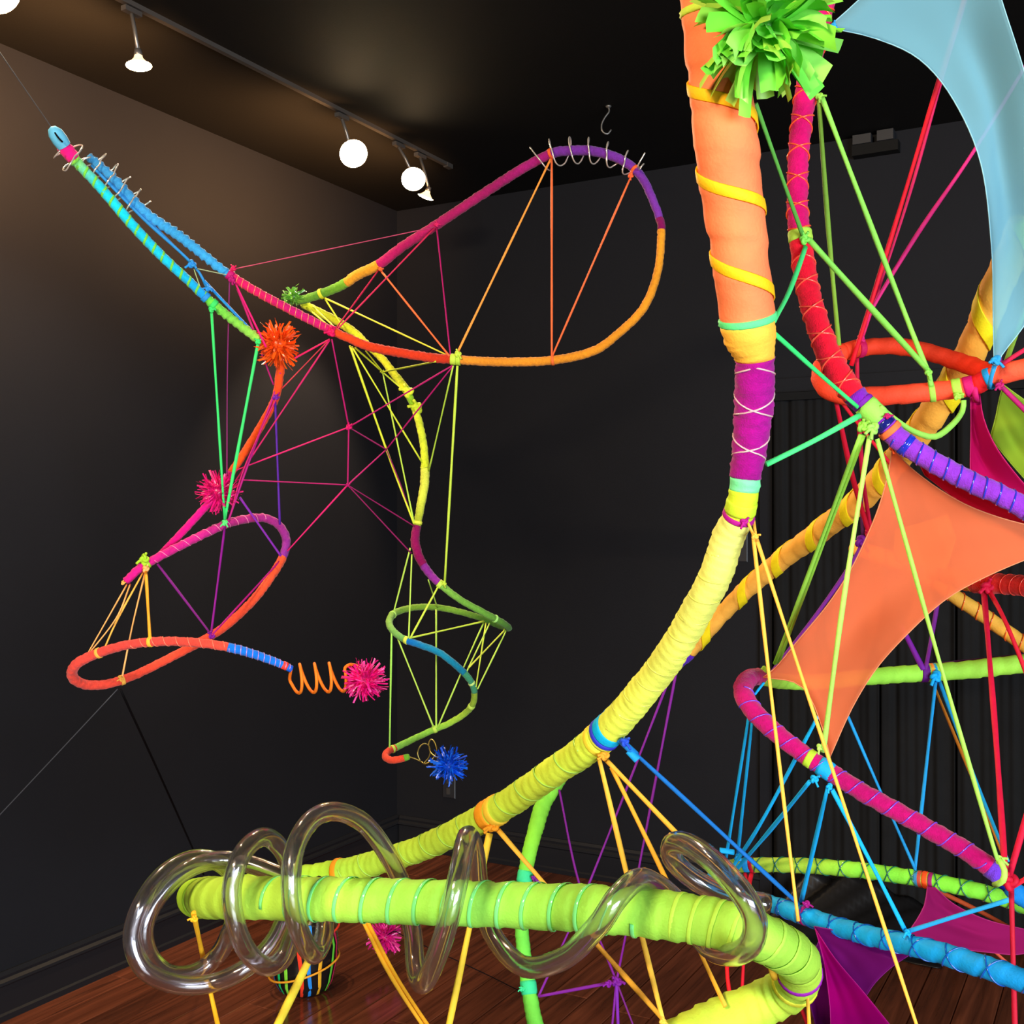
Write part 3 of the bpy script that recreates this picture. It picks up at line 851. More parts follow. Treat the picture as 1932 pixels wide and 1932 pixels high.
E.xlash(0, E.near(1390, 1634), 13, 0.0012, '#1c6a50')
E.xlash(E.near(1440, 1700, after=11), len(E.U) - 1, 9, 0.0014, '#0c58b8')
E.band(1411, 1632, 0.014, '#20a0e4', 1.06, before=9); E.band(1420, 1632, 0.008, '#c81030', 1.10, before=9)
E.band(1729, 1658, 0.010, '#3a8cc0', 1.06, before=6); E.band(1737, 1660, 0.008, '#c85040', 1.06, before=6); E.band(1748, 1662, 0.010, '#ff5a20', 1.08, before=6); E.band(1757, 1664, 0.008, '#a01e70', 1.06, before=6)
E.band(1521, 1727, 0.010, '#a81888', 1.08, after=11); E.band(1512, 1724, 0.012, '#2a9cd8', 1.06, after=11)
knot(E.root, E.at(1522, 1706, -1.0, after=11), 14, '#a81888')

Tube('navystub', 'wrapped_branch', 'short navy and blue tube end lashed under a crimson knot at the right edge', 'wrapped tube', [
    ('#1426a0', 'cloth', 0.02, 0.05),
    (1888, 1656, 1.83, 16), (1906, 1672, 1.82, 16),
    ('#148ae0', 'cloth', 0.02, 0.06),
    (1922, 1688, 1.81, 18), (1975, 1716, 1.80, 20)], ds=0.005, sides=16)

# ------------------------------------------------------------------ the lighter hanging tubes on the left
Tube('hoop', 'wrapped_hoop', 'big rounded hoop of yarn-wrapped tube with a long blue arm on its left', 'wrapped tube', [
    (['#3a88bc', '#3c9cdc', '#3ca6e6', '#3ca8e8'], 'yarn', 0.018, 0.42),
    (168, 296, 2.70, 8), (212, 335, 2.72, 9), (273, 400, 2.75, 9.5), (342, 448, 2.77, 9.5), (410, 502, 2.80, 8.5), (434, 519, 2.81, 8),
    (['#e0186c', '#d81c64', '#c81878', '#d01c68'], 'yarn', 0.012, 0.10),
    (478, 547, 2.82, 8), (547, 584, 2.84, 8), (622, 622, 2.86, 8),
    (['#e44a1c', '#dc3c1c', '#d23820'], 'yarn', 0.014, 0.10),
    (660, 639, 2.86, 8), (705, 656, 2.86, 8.5), (807, 674, 2.85, 8.5), (855, 678, 2.85, 8.5),
    (['#e8942c', '#ec9a28', '#f0a028'], 'yarn', 0.012, 0.07),
    (944, 683, 2.82, 8.5), (1040, 680, 2.79, 8.5), (1115, 664, 2.77, 8.5), (1160, 635, 2.76, 8), (1214, 581, 2.75, 8), (1241, 512, 2.75, 7.5), (1248, 434, 2.76, 7.5),
    ('#8a1060', 'yarn', 0.02, 0.05),
    (1244, 412, 2.77, 7.5),
    (['#7c34a8', '#7430a4', '#702c9c'], 'yarn', 0.03, 0.05),
    (1236, 388, 2.77, 7.5), (1211, 335, 2.79, 8), (1173, 302, 2.81, 8.5), (1118, 285, 2.84, 9), (1067, 285, 2.87, 9), (1040, 290, 2.89, 9),
    (['#a01a78', '#a01a64', '#b41c64', '#c01c68'], 'yarn', 0.03, 0.05),
    (1000, 310, 2.91, 9), (965, 331, 2.93, 9), (896, 376, 2.98, 9), (824, 424, 3.03, 9), (760, 465, 3.08, 9), (715, 499, 3.11, 9.5),
    (['#f4ac2c', '#f0a82c'], 'yarn', 0.02, 0.06),
    (674, 519, 3.14, 9.5), (654, 533, 3.16, 9),
    (['#78b82c', '#5e9830', '#6aa030'], 'yarn', 0.02, 0.06),
    (628, 546, 3.18, 8.5), (587, 561, 3.2, 8), (560, 568, 3.22, 7.5)], ds=0.0035, sides=14)
H = T['hoop']
H.band(855, 677, 0.014, '#c8e84c', 1.25); H.band(866, 679, 0.012, '#bce444', 1.25); H.band(607, 555, 0.010, '#d8e030', 1.2)
H.band(1041, 291, 0.008, '#f06434', 1.15, after=20); H.band(1198, 322, 0.008, '#f06434', 1.15); H.band(1042, 680, 0.007, '#f07438', 1.15, before=16)
H.lash(H.near(440, 523), H.near(615, 618), 16, 0.0009, '#ff9a6c', 1, 0.2, M_VINYL)
H.band(434, 520, 0.014, '#c01470', 1.25); H.band(625, 624, 0.016, '#e01460', 1.25)
knot(H.root, H.at(864, 668, -1.2), 13, '#c8e84c'); knot(H.root, H.at(440, 507, -1.0), 11, '#d81c5c')

Tube('serpent', 'wrapped_branch', 'slim cyan and green arm turning down at an orange pom-pom into orange and magenta', 'wrapped tube', [
    ('#f01880', 'yarn', 0.02, 0.05),
    (118, 274, 2.63, 13), (129, 287, 2.64, 13.5), (139, 300, 2.65, 12.5),
    (['#8ce040', '#20d0e8', '#14d4f4', '#1cc8f0', '#14c4f0', '#1a9cf0'], 'yarn', 0.02, 0.07),
    (150, 312, 2.66, 9.5), (194, 359, 2.68, 9.5), (251, 426, 2.70, 9.5), (307, 485, 2.73, 9), (359, 533, 2.76, 8.5), (388, 561, 2.77, 8.5),
    (['#5ed444', '#84dc50', '#98d850'], 'yarn', 0.016, 0.32),
    (427, 594, 2.79, 8.5), (488, 641, 2.82, 8.5),
    (['#f0541c', '#ec4c1c', '#f4501c', '#f45a1c'], 'yarn', 0.02, 0.07),
    (514, 662, 2.85, 8), (528, 685, 2.88, 8), (527, 712, 2.89, 8), (519, 753, 2.90, 7.5), (492, 804, 2.90, 7.5), (458, 859, 2.89, 7.5), (436, 892, 2.88, 7.5),
    (['#d4107c', '#e00c88', '#d80c80'], 'yarn', 0.02, 0.06),
    (412, 928, 2.86, 7.5), (386, 958, 2.84, 7), (342, 1006, 2.81, 7), (306, 1044, 2.79, 7)], ds=0.0035, sides=14)
S = T['serpent']
S.lash(S.near(150, 312), S.near(388, 561), 15, 0.0008, '#7ad84a', 1, 0.2, M_YARN, 0.006, 1.02, part='yarn_spiral')
S.band(388, 561, 0.012, '#2890e0', 1.2); S.band(402, 573, 0.012, '#3cd868', 1.2)

Tube('figure', 'wrapped_coil', 'loose double loop of tube, magenta above, orange-red below, ending in blue stripes', 'wrapped tube', [
    (['#e0188c', '#d8208c', '#c82488', '#b4287c', '#9c2a84', '#8c2c9c'], 'yarn', 0.018, 0.09),
    (238, 1096, 2.73, 7.5), (273, 1066, 2.74, 8), (342, 1029, 2.78, 8), (410, 996, 2.83, 8), (446, 983, 2.87, 8), (495, 977, 2.92, 8), (526, 991, 2.93, 8), (540, 1019, 2.92, 8), (533, 1052, 2.89, 8),
    (['#f85a30', '#f44e30', '#f04c34', '#e8483a', '#e44840', '#e84c3c'], 'yarn', 0.018, 0.07),
    (512, 1087, 2.85, 8), (478, 1132, 2.80, 8), (427, 1180, 2.74, 8), (376, 1212, 2.68, 8), (325, 1239, 2.64, 8), (256, 1273, 2.59, 8), (205, 1290, 2.55, 8.5), (164, 1292, 2.51, 9), (141, 1282, 2.48, 9.5), (136, 1266, 2.46, 9.5), (150, 1249, 2.44, 9.5), (184, 1233, 2.43, 9), (239, 1217, 2.42, 8.5), (307, 1210, 2.41, 8.5), (376, 1213, 2.41, 8.5), (430, 1221, 2.42, 8.5),
    ('#1478ec', 'yarn', 0.016, 0.10),
    (478, 1234, 2.43, 8), (530, 1253, 2.45, 7), (549, 1262, 2.46, 6)], ds=0.0035, sides=16)
Gf = T['figure']
Gf.lash(Gf.near(290, 1057), Gf.near(500, 978), 11, 0.0008, '#ff9ac0', 1, 0.2, M_VINYL)
Gf.lash(Gf.near(250, 1215, after=20), Gf.near(425, 1220, after=20), 8, 0.0008, '#ff8a6c', 1, 0.2, M_VINYL)
Gf.lash(Gf.near(432, 1222, after=20), Gf.near(545, 1260), 11, 0.0011, '#b890d8', 1, 0.2, M_VINYL)
Gf.band(536, 1256, 0.012, '#f04038', 1.15); Gf.band(546, 1261, 0.009, '#1458d8', 1.12)
Gf.band(275, 1064, 0.016, '#a8d830', 1.2); Gf.band(186, 1233, 0.007, '#f4b44c', 1.15, after=18); Gf.band(283, 1211, 0.008, '#f4c03c', 1.15, after=18); Gf.band(229, 1283, 0.009, '#f4b44c', 1.2, before=18)
knot(Gf.root, Gf.at(272, 1054, -1.2), 18, '#a8d830'); knot(Gf.root, Gf.at(229, 1281, -1.2, before=18), 10, '#f4b44c'); knot(Gf.root, Gf.at(232, 1100, -1), 8, '#f4b85c')

Tube('drop', 'wrapped_spiral', 'thin hanging spiral of tube, yellow at the top, then purple, green, teal and red', 'wrapped tube', [
    (['#c8d42c', '#dce02c', '#e8ec30', '#e8f034'], 'yarn', 0.02, 0.08),
    (572, 574, 3.24, 7.5), (608, 592, 3.22, 8), (639, 608, 3.2, 8), (670, 629, 3.18, 8), (690, 648, 3.16, 7), (722, 678, 3.14, 7), (742, 704, 3.12, 7.5), (765, 734, 3.10, 8),
    ('#90c828', 'yarn', 0.02, 0.08),
    (776, 756, 3.09, 6.5), (784, 776, 3.08, 6.5),
    (['#dcec38', '#dcf03c', '#d8ec34'], 'yarn', 0.02, 0.08),
    (791, 798, 3.07, 7), (799, 838, 3.06, 7), (802, 876, 3.05, 7.5), (802, 885, 3.05, 8.5),
    (['#e4f058', '#dce84c', '#a4b42c'], 'yarn', 0.016, 0.06),
    (801, 913, 3.04, 8.5), (795, 948, 3.03, 8), (787, 992, 3.02, 7.5),
    (['#8c1058', '#8c0c54'], 'yarn', 0.02, 0.05),
    (783, 1018, 3.01, 8.5), (789, 1046, 3.0, 8.5), (799, 1066, 3.0, 8),
    ('#902c9c', 'yarn', 0.016, 0.08),
    (812, 1084, 2.99, 7.5), (829, 1101, 2.98, 7),
    (['#88c850', '#6cac40', '#4e8434', '#5c9438', '#76a838', '#7aa430', '#82b848', '#6cb060'], 'yarn', 0.016, 0.05),
    (866, 1130, 2.98, 6.5), (907, 1153, 2.99, 6.5), (946, 1174, 3.02, 6.5), (960, 1185, 3.06, 6), (944, 1181, 3.11, 6), (907, 1166, 3.14, 6), (866, 1154, 3.16, 6), (824, 1146, 3.15, 6), (783, 1146, 3.12, 6), (748, 1155, 3.07, 6.5), (735, 1169, 3.02, 6.5), (737, 1184, 2.98, 6.5), (750, 1198, 2.95, 6.5), (767, 1208, 2.93, 6.5),
    (['#0c74d8', '#1484b4', '#1488b0', '#107ca4'], 'yarn', 0.02, 0.04),
    (787, 1215, 2.92, 6.5), (824, 1229, 2.90, 6.5), (849, 1246, 2.89, 6.5), (876, 1270, 2.89, 6.5),
    (['#3c9470', '#40906c'], 'yarn', 0.02, 0.04),
    (890, 1289, 2.90, 6), (895, 1306, 2.91, 6),
    (['#88a834', '#9cc83c', '#94d84c', '#84c850'], 'yarn', 0.02, 0.05),
    (892, 1328, 2.92, 6), (876, 1347, 2.94, 6), (845, 1366, 2.95, 6), (820, 1376, 2.95, 6), (783, 1393, 2.93, 6), (746, 1411, 2.90, 6.5),
    ('#e44c34', 'yarn', 0.02, 0.05),
    (733, 1417, 2.88, 6.5), (727, 1427, 2.86, 6.5), (736, 1434, 2.84, 6.5), (752, 1433, 2.83, 6.5), (763, 1430, 2.83, 6.5),
    ('#6cb030', 'yarn', 0.02, 0.05),
    (771, 1428, 2.83, 5.5)], ds=0.0035, sides=14)
Dp = T['drop']
for (x, y, c_) in ((770, 740, '#e4f03c'), (787, 770, '#c8e034')):
    knot(Dp.root, Dp.at(x, y, -0.9), 22, c_)
Dp.band(789, 985, 0.008, '#e8f050', 1.15); Dp.band(831, 1103, 0.012, '#c8ec5c', 1.2); Dp.band(767, 1208, 0.010, '#dcec58', 1.15, after=35)
Dp.band(876, 1272, 0.006, '#c8f08c', 1.12, after=40); Dp.band(890, 1332, 0.009, '#c0e860', 1.12, after=40); Dp.band(820, 1376, 0.009, '#c8f05c', 1.2, after=45); Dp.band(742, 1413, 0.007, '#d0f060', 1.15, after=45)
Dp.band(935, 1168, 0.006, '#a8f080', 1.15, before=27); Dp.band(741, 1160, 0.006, '#b8e870', 1.15, after=30)

# ------------------------------------------------------------------ clear coils and wires
def path3(seq, base):
    return [P(px, py, base(px) + off) for (px, py, off) in seq]
ax_x = [335, 400, 450, 600, 800, 1000, 1150, 1290, 1400, 1470]
ax_d = [1.97, 1.92, 1.86, 1.78, 1.72, 1.66, 1.60, 1.55, 1.52, 1.53]
base = lambda x: float(np.interp(x, ax_x, ax_d))
coil = [(560, 1668, .12), (520, 1648, .115), (470, 1630, .10), (415, 1622, .04), (355, 1640, -.05), (300, 1690, -.10), (272, 1750, -.12), (283, 1806, -.11), (320, 1838, -.08), (370, 1834, -.02), (412, 1800, .03),
        (436, 1755, -.02), (450, 1712, .06), (448, 1665, .09), (415, 1628, .06), (365, 1620, .0), (310, 1648, -.07), (268, 1705, -.12), (250, 1770, -.13), (272, 1828, -.13), (330, 1856, -.10), (395, 1856, -.03), (455, 1832, .04), (505, 1790, .09), (532, 1745, .11),
        (548, 1690, .12), (545, 1630, .10), (515, 1585, .05), (484, 1583, -.02), (452, 1620, -.09), (437, 1680, -.12), (445, 1745, -.11), (470, 1800, -.07), (505, 1824, -.01), (535, 1808, .04), (555, 1760, .08), (580, 1710, .11), (600, 1670, .12),
        (612, 1705, .11), (612, 1760, .08), (595, 1800, .0), (572, 1775, -.07), (553, 1715, -.11), (549, 1650, -.11), (560, 1590, -.08), (590, 1545, -.02), (632, 1531, .03), (685, 1552, .08), (730, 1610, .11), (762, 1680, .12),
        (779, 1760, .10), (784, 1825, .05), (797, 1856, -.01), (818, 1820, -.07), (845, 1740, -.11), (866, 1650, -.09), (882, 1578, -.01), (896, 1610, .06), (906, 1680, .11), (928, 1760, .09), (985, 1822, .01),
        (1060, 1810, -.06), (1125, 1750, -.11), (1165, 1693, -.10), (1205, 1659, -.03), (1245, 1672, .06), (1285, 1710, .11), (1310, 1755, .10), (1345, 1793, .04), (1388, 1800, -.05), (1418, 1778, -.11), (1424, 1735, -.13), (1400, 1685, -.13), (1345, 1625, -.09), (1295, 1592, -.02), (1268, 1594, .04), (1272, 1625, .08), (1320, 1665, .11), (1385, 1694, .12), (1450, 1706, .12)]
cp, _ = spline(path3(coil, base), 0.012)
ct = root_at('clear_tubing', cp[np.argmin(cp[:, 2])])
V, Fc = sweep(cp, 0.0155, 14, cap=False)
V2, F2 = sweep(cp, 0.0112, 14, cap=False)
n0 = len(V)
allF = Fc + [tuple(n0 + i for i in f[::-1]) for f in F2]
nr = len(cp)
for j in range(14):
    allF.append((j, n0 + j, n0 + (j + 1) % 14, (j + 1) % 14))
    e = (nr - 1) * 14
    allF.append((e + j, e + (j + 1) % 14, n0 + e + (j + 1) % 14, n0 + e + j))
mesh_obj('tube', np.vstack([V, V2]), allF, M_CLEAR, ct)
tag(ct, 'clear plastic tubing coiled loosely around the thick lime tube in front', 'plastic tubing')

def wire_thing(name, label, cat, pts, r, mat, ds=0.004, col=None, group=None, sides=7):
    c, _ = spline(pts, ds)
    rt = root_at(name, c[np.argmin(c[:, 2])])
    V, Fc = sweep(c, r, sides)
    mesh_obj('wire', V, Fc, mat, rt, None if col is None else srgb(col))
    tag(rt, label, cat, group)
    return rt

def helix_round(tube, i0, i1, turns, rad, hand=1, ph=0.0, grow=None):
    pts = []
    n = int(turns * 14)
    for k in range(n + 1):
        x = i0 + (i1 - i0) * k / n; i = int(round(x))
        f, b = tube.facing(i); a = hand * 2 * PI * turns * k / n + ph
        rr = rad * (1 + 0.35 * math.sin(k * 0.9 + ph) + (grow * (1 - k / n) if grow else 0))
        pts.append(tube.C[i] + rr * (math.cos(a) * f + math.sin(a) * b))
    return pts
wire_thing('clear_wire_coil', 'thin clear tubing spiralling around the blue arm\'s upper left tip', 'plastic tubing',
           helix_round(S, S.near(120, 277), S.near(150, 312), 1.6, 0.028, 1, 0.4) + helix_round(H, H.near(168, 296), H.near(268, 395), 4.6, 0.026, 1, 0.4), 0.0019, M_SILVER)
wire_thing('clear_wire_coil', 'thin clear tubing spiralling around the top of the purple hoop', 'plastic tubing',
           helix_round(H, H.near(1010, 303, after=20), H.near(1205, 326, before=24), 6.2, 0.018, -1, 1.8, 0.8) + [P(1204, 312, 2.74), P(1217, 288, 2.73)], 0.0019, M_SILVER)
# rounded blue end bulb with a dark wire loop
tipb = P(109, 258, 2.615)
tipr = root_at('end_plug', tipb)
V, Fc = lathe([(-0.026, 0.0005), (-0.022, 0.010), (-0.010, 0.017), (0.008, 0.0185), (0.024, 0.0165)], tipb, P(129, 287, 2.64) - tipb, 16)
mesh_obj('plug', V, Fc, M_RIBBON, tipr, srgb('#62b8dc'))
V, Fc = sweep([P(102, 248, 2.598), P(108, 257, 2.593), P(112, 262, 2.593), P(118, 268, 2.60)], 0.0022, 6)
mesh_obj('slot_wire', V, Fc, M_MATTEBLACK, tipr)
tag(tipr, 'pale blue rounded plug at the tip of the cyan arm', 'plug')
# hanging wires and a thin dark line
wire_thing('hanging_wire', 'thin grey wire running up from the blue tip to the ceiling', 'wire', [P(104, 250, 2.60), P(50, 172, 2.62), P(-40, 42, 2.66), np.append(P(-150, -100, 2.9)[:2], CEIL)], 0.0013, M_GUY, 0.05)
wa = P(222, 1300, 2.56)
wire_thing('slant_line', 'thin pale wire slanting down left from the orange-red loop', 'wire', [wa, P(110, 1420, 2.56), P(0, 1537, 2.56), P(-120, 1665, 2.55)], 0.0013, M_GUY, 0.05)
wire_thing('slant_line', 'thin black line slanting down right from the orange-red loop', 'cord', [P(228, 1302, 2.56), P(297, 1452, 3.1), P(365, 1604, 3.7), P(384, 1650, 3.9)], 0.0030, M_MATTEBLACK, 0.05)  # dark line built as a thin black strand running back from the loop

# orange spring
hp_ = []
for k in range(0, 61):
    u = k / 60; a = 2 * PI * 3.6 * u - 0.6
    hp_.append(P(551 + 100 * u + 13 * math.sin(a) * 0.6, 1281 - 4 * u - 27 * math.cos(a + 2.2), 2.46 + 0.03 * math.sin(a + 2.2)))
hp_ = [P(549, 1263, 2.46)] + hp_ + [P(660, 1254, 2.44), P(672, 1256, 2.42), P(682, 1266, 2.42)]
wire_thing('spring_cord', 'orange corkscrew cord between the blue striped tip and magenta pom-pom', 'cord', hp_, 0.0035, M_RIBBON, 0.005, '#ff8420', sides=8)
wire_thing('brass_coil', 'looped brass wire holding the blue pom-pom', 'wire',
           [P(772, 1428, 2.83), P(782, 1431, 2.83), P(793, 1436, 2.83), P(802, 1441, 2.82), P(815, 1433, 2.82), P(824, 1417, 2.83), P(820, 1401, 2.85), P(813, 1395, 2.86), P(809, 1405, 2.85), P(813, 1420, 2.83), P(825, 1430, 2.81), P(838, 1436, 2.80)] , 0.0018, M_BRASS, 0.003)
wire_thing('brass_coil', 'small round brass ring of wire beside the red tube end', 'wire',
           [P(793, 1436, 2.825), P(788, 1422, 2.825), P(793, 1408, 2.835), P(803, 1403, 2.845), P(811, 1411, 2.84), P(810, 1427, 2.83), P(800, 1440, 2.82)], 0.0017, M_BRASS, 0.003)

# ------------------------------------------------------------------ pom-poms
def strip_geo(c, dr, r0, L, wd, bend, nseg=4, roll=None):
    dr = dr / np.linalg.norm(dr)
    ref = RNG.standard_normal(3); s1 = np.cross(dr, ref); s1 /= np.linalg.norm(s1); s2 = np.cross(dr, s1)
    V, Fc = [], []
    p = c + dr * r0; d = dr.copy()
    for k in range(nseg + 1):
        ww = wd * (0.55 + 0.45 * min(1, k / (nseg * 0.5)))
        V += [p - s1 * ww / 2 + s2 * 0.1 * ww, p + s2 * -0.05 * ww, p + s1 * ww / 2 + s2 * 0.1 * ww]
        d = d + bend / nseg; d /= np.linalg.norm(d)
        p = p + d * L / nseg
    for k in range(nseg):
        for j in range(2):
            Fc.append((k * 3 + j, k * 3 + j + 1, k * 3 + j + 4, k * 3 + j + 3))
    return V, Fc

def pompom(px, py, d, rpx, n, wpx, cols, label, squash=(1, 1, 1), seed=0, hair=0):
    c = P(px, py, d); r = rpx * d / F; wd = wpx * d / F
    V, Fc, Cv = [], [], []
    for k in range(n):
        dr = RNG.standard_normal(3) * np.array(squash)
        L = r * RNG.uniform(0.55, 1.12) * np.linalg.norm(dr / np.linalg.norm(dr) * np.array(squash))
        v, f = strip_geo(c, dr, r * 0.05, L, wd * RNG.uniform(0.7, 1.3), RNG.standard_normal(3) * 1.0)
        b = len(V); V += v; Fc += [tuple(b + i for i in q) for q in f]
        cc = srgb(cols[k % len(cols)]) * RNG.uniform(0.75, 1.1); Cv += [cc] * len(v)
    rt = root_at('pompom', c + np.array([0, 0, -r * 0.5]))
    o = mesh_obj('tinsel', np.array(V), Fc, M_STRIP, rt, np.array(Cv), smooth=False); o['kind'] = 'stuff'
    v, f = sphere(c, r * 0.42)
    mesh_obj('core', v, f, M_STRIP, rt, srgb(cols[0]) * 0.8)
    tag(rt, label, 'pom-pom', 'tinsel pom-poms')
    return rt

def sphere(c, r, n=12, m=8):
    V, Fc = [], []
    for i in range(m + 1):
        a = PI * i / m
        for j in range(n):
            b = 2 * PI * j / n
            V.append(np.asarray(c) + r * np.array([math.sin(a) * math.cos(b), math.sin(a) * math.sin(b), math.cos(a)]))
    for i in range(m):
        for j in range(n):
            Fc.append((i * n + j, i * n + (j + 1) % n, (i + 1) * n + (j + 1) % n, (i + 1) * n + j))
    return V, Fc

pompom(525, 650, 2.84, 44, 330, 4, ['#ff5a14', '#ff6a1c', '#f44c10'], 'shaggy orange pom-pom on the bend below the green arm', (0.9, 1, 1.1))
pompom(412, 928, 2.86, 42, 330, 3.5, ['#f0147c', '#ff2c90', '#d8106c'], 'shaggy magenta pom-pom where the orange tube turns magenta', (1, 1, 0.95))
pompom(688, 1283, 2.42, 42, 360, 3.5, ['#ff1484', '#f4148c', '#ff4ca8', '#d81078'], 'magenta pom-pom at the end of the orange corkscrew cord')
pompom(846, 1444, 2.79, 36, 260, 4, ['#0c5cf4', '#1470ff', '#0a4cd8'], 'bright blue pom-pom hanging from the brass wire', (1.05, 1, 0.95))
pompom(726, 1768, 3.9, 32, 260, 4, ['#e8188c', '#f43ca4', '#c8147c'], 'magenta pom-pom near the floor beneath the thick lime tube', (1.1, 1, 0.95))
pompom(553, 560, 3.21, 26, 60, 5, ['#6cb43c', '#5ca034', '#88c860'], 'small green tuft on the end of the yellow and green arm', (1, 1, 1))
pp = P(726, 1768, 3.9)
wire_thing('stem_line', 'dark bent stem and line trailing right of the pom-pom near the floor', 'wire', [pp, P(745, 1757, 3.85), P(765, 1768, 3.85), P(900, 1830, 3.86), P(985, 1872, 3.70)], 0.0016, M_MATTEBLACK, 0.03)  # short dark stem, carried on as a thin dark line low over the floor

# the big one: ribbons wide enough to tell apart
gc = P(1443, 58, 1.42); gr = 0.092
gp = root_at('ribbon_pompom', gc + np.array([0, 0, -gr]))
v, f = sphere(gc, gr * 0.35); mesh_obj('core', v, f, M_STRIP, gp, srgb('#58c030'))
for k in range(120):
    dr = RNG.standard_normal(3); dr /= np.linalg.norm(dr)
    dr = dr * np.array([1.0, 1, 1.0]); 
    if k % 2: dr[1] = -abs(dr[1])
    L = gr * RNG.uniform(0.75, 1.05)
    v, f = strip_geo(gc, dr, gr * 0.12, L, RNG.uniform(0.018, 0.028), np.array([0, -0.1, -0.6]) + RNG.standard_normal(3) * 0.35, 5)
    cl = srgb(['#8cec4c', '#7cec54', '#a4e44c', '#70d83c', '#bce85c', '#96e864'][k % 6]) * RNG.uniform(0.85, 1.1)
    mesh_obj('ribbon_strip', v, f, M_STRIP, gp, cl, smooth=True)
tag(gp, 'large pom-pom of wide lime plastic ribbons at the top beside the orange tube', 'pom-pom')

# ------------------------------------------------------------------ fabric sails
def coons(edges, n=26, wr=0.0, bulge=0.0):
    """edges: four lists of (x, y, depth) running round the sail."""
    E4 = []
    for e in edges:
        pts = [P(*q) for q in e]
        c, u = spline(pts, 0.004) if len(pts) > 2 else (np.array([pts[0] + (pts[1] - pts[0]) * k / 40 for k in range(41)]), None)
        s = np.concatenate([[0], np.cumsum(np.linalg.norm(np.diff(c, axis=0), axis=1))]); s /= max(s[-1], 1e-9)
        tt = np.linspace(0, 1, n + 1)
        E4.append(np.stack([np.interp(tt, s, c[:, k]) for k in range(3)], 1))
    b, r, t_, l = E4[0], E4[1], E4[2][::-1], E4[3][::-1]
    V = np.zeros((n + 1, n + 1, 3))
    for i in range(n + 1):
        u = i / n
        for j in range(n + 1):
            v = j / n
            V[i, j] = (1 - v) * b[i] + v * t_[i] + (1 - u) * l[j] + u * r[j] - ((1 - u) * (1 - v) * b[0] + u * (1 - v) * b[n] + (1 - u) * v * t_[0] + u * v * t_[n])
            env = math.sin(PI * u) * math.sin(PI * v)
            V[i, j, 1] += bulge * env + wr * (math.sin(9 * u + 5 * v) + 0.6 * math.sin(17 * v - 6 * u)) * env
    Fc = [(i * (n + 1) + j, (i + 1) * (n + 1) + j, (i + 1) * (n + 1) + j + 1, i * (n + 1) + j + 1) for i in range(n) for j in range(n)]
    return V.reshape(-1, 3), Fc

def sail(label, color, alpha, edges, wr=0.003, bulge=0.02, n=26):
    V, Fc = coons(edges, n, wr, bulge)
    c = V[np.argmin(V[:, 2])]
    rt = root_at('fabric_sail', c)
    m = sail_mat('stretch_fabric', srgb(color), 1 - math.sqrt(1 - alpha))     # two faces of the cloth
    o = mesh_obj('fabric', V, Fc, m, rt)
    md = o.modifiers.new('th', 'SOLIDIFY'); md.thickness = 0.0008
    # hems along the edges
    for e in edges:
        pts = [P(*q) for q in e]
        if np.linalg.norm(pts[0] - pts[-1]) < 0.03: continue
        cc, _ = spline(pts, 0.02)
        v, f = sweep(cc, 0.0011, 5); mesh_obj('hem', v, f, M_RIBBON, rt, srgb(color) * 0.8)
    tag(rt, label, 'fabric sail', 'stretched fabric sails')
    return rt

sl = sail('sky blue translucent sail stretched at the top right corner', '#a4e0f2', 0.68,
     [[(1562, 52, 1.85), (1620, 0, 1.82), (1700, -80, 1.78), (1830, -200, 1.72)],
      [(1830, -200, 1.72), (1888, -5, 1.74), (1934, 140, 1.76), (2030, 470, 1.8)],
      [(2030, 470, 1.8), (1934, 612, 1.84), (1890, 670, 1.85), (1876, 704, 1.86)],
      [(1876, 704, 1.86), (1874, 600, 1.85), (1871, 470, 1.84), (1851, 310, 1.83), (1800, 190, 1.83), (1735, 112, 1.83), (1650, 72, 1.84), (1562, 52, 1.85)]], 0.006, 0.025)
knot(sl, P(1573, 50, 1.83), 14, '#2496d8'); knot(sl, P(1879, 680, 1.84), 20, '#2a9ce0')
strand(sl, [P(1876, 690, 1.85), P(1870, 712, 1.86), P(1866, 732, 1.88)], 10, '#2a9ce0', 'tie')
strand(sl, [P(1575, 56, 1.84), P(1552, 62, 1.83), P(1535, 66, 1.82)], 12, '#2496d8', 'tie')
sl = sail('large orange translucent sail in front of the yellow tube', '#ff9c6c', 0.74,
     [[(1684, 846, 1.79), (1720, 884, 1.80), (1775, 925, 1.80), (1840, 960, 1.80), (1932, 989, 1.79), (2060, 1012, 1.78)],
      [(2060, 1012, 1.78), (1932, 1057, 1.80), (1842, 1097, 1.82), (1780, 1134, 1.84), (1718, 1190, 1.86), (1656, 1258, 1.88), (1608, 1335, 1.89), (1566, 1428, 1.90)],
      [(1566, 1428, 1.90), (1552, 1375, 1.91), (1528, 1315, 1.93), (1498, 1287, 1.95), (1440, 1278, 1.98)],
      [(1440, 1278, 1.98), (1465, 1258, 1.97), (1500, 1215, 1.95), (1559, 1144, 1.91), (1602, 1080, 1.88), (1633, 1018, 1.85), (1658, 957, 1.82), (1674, 900, 1.80), (1684, 846, 1.79)]], 0.004, 0.03)
knot(sl, P(1684, 842, 1.76), 16, '#f4582c'); strand(sl, [P(1684, 846, 1.78), P(1690, 830, 1.75), P(1696, 822, 1.73)], 12, '#f4582c', 'tie')
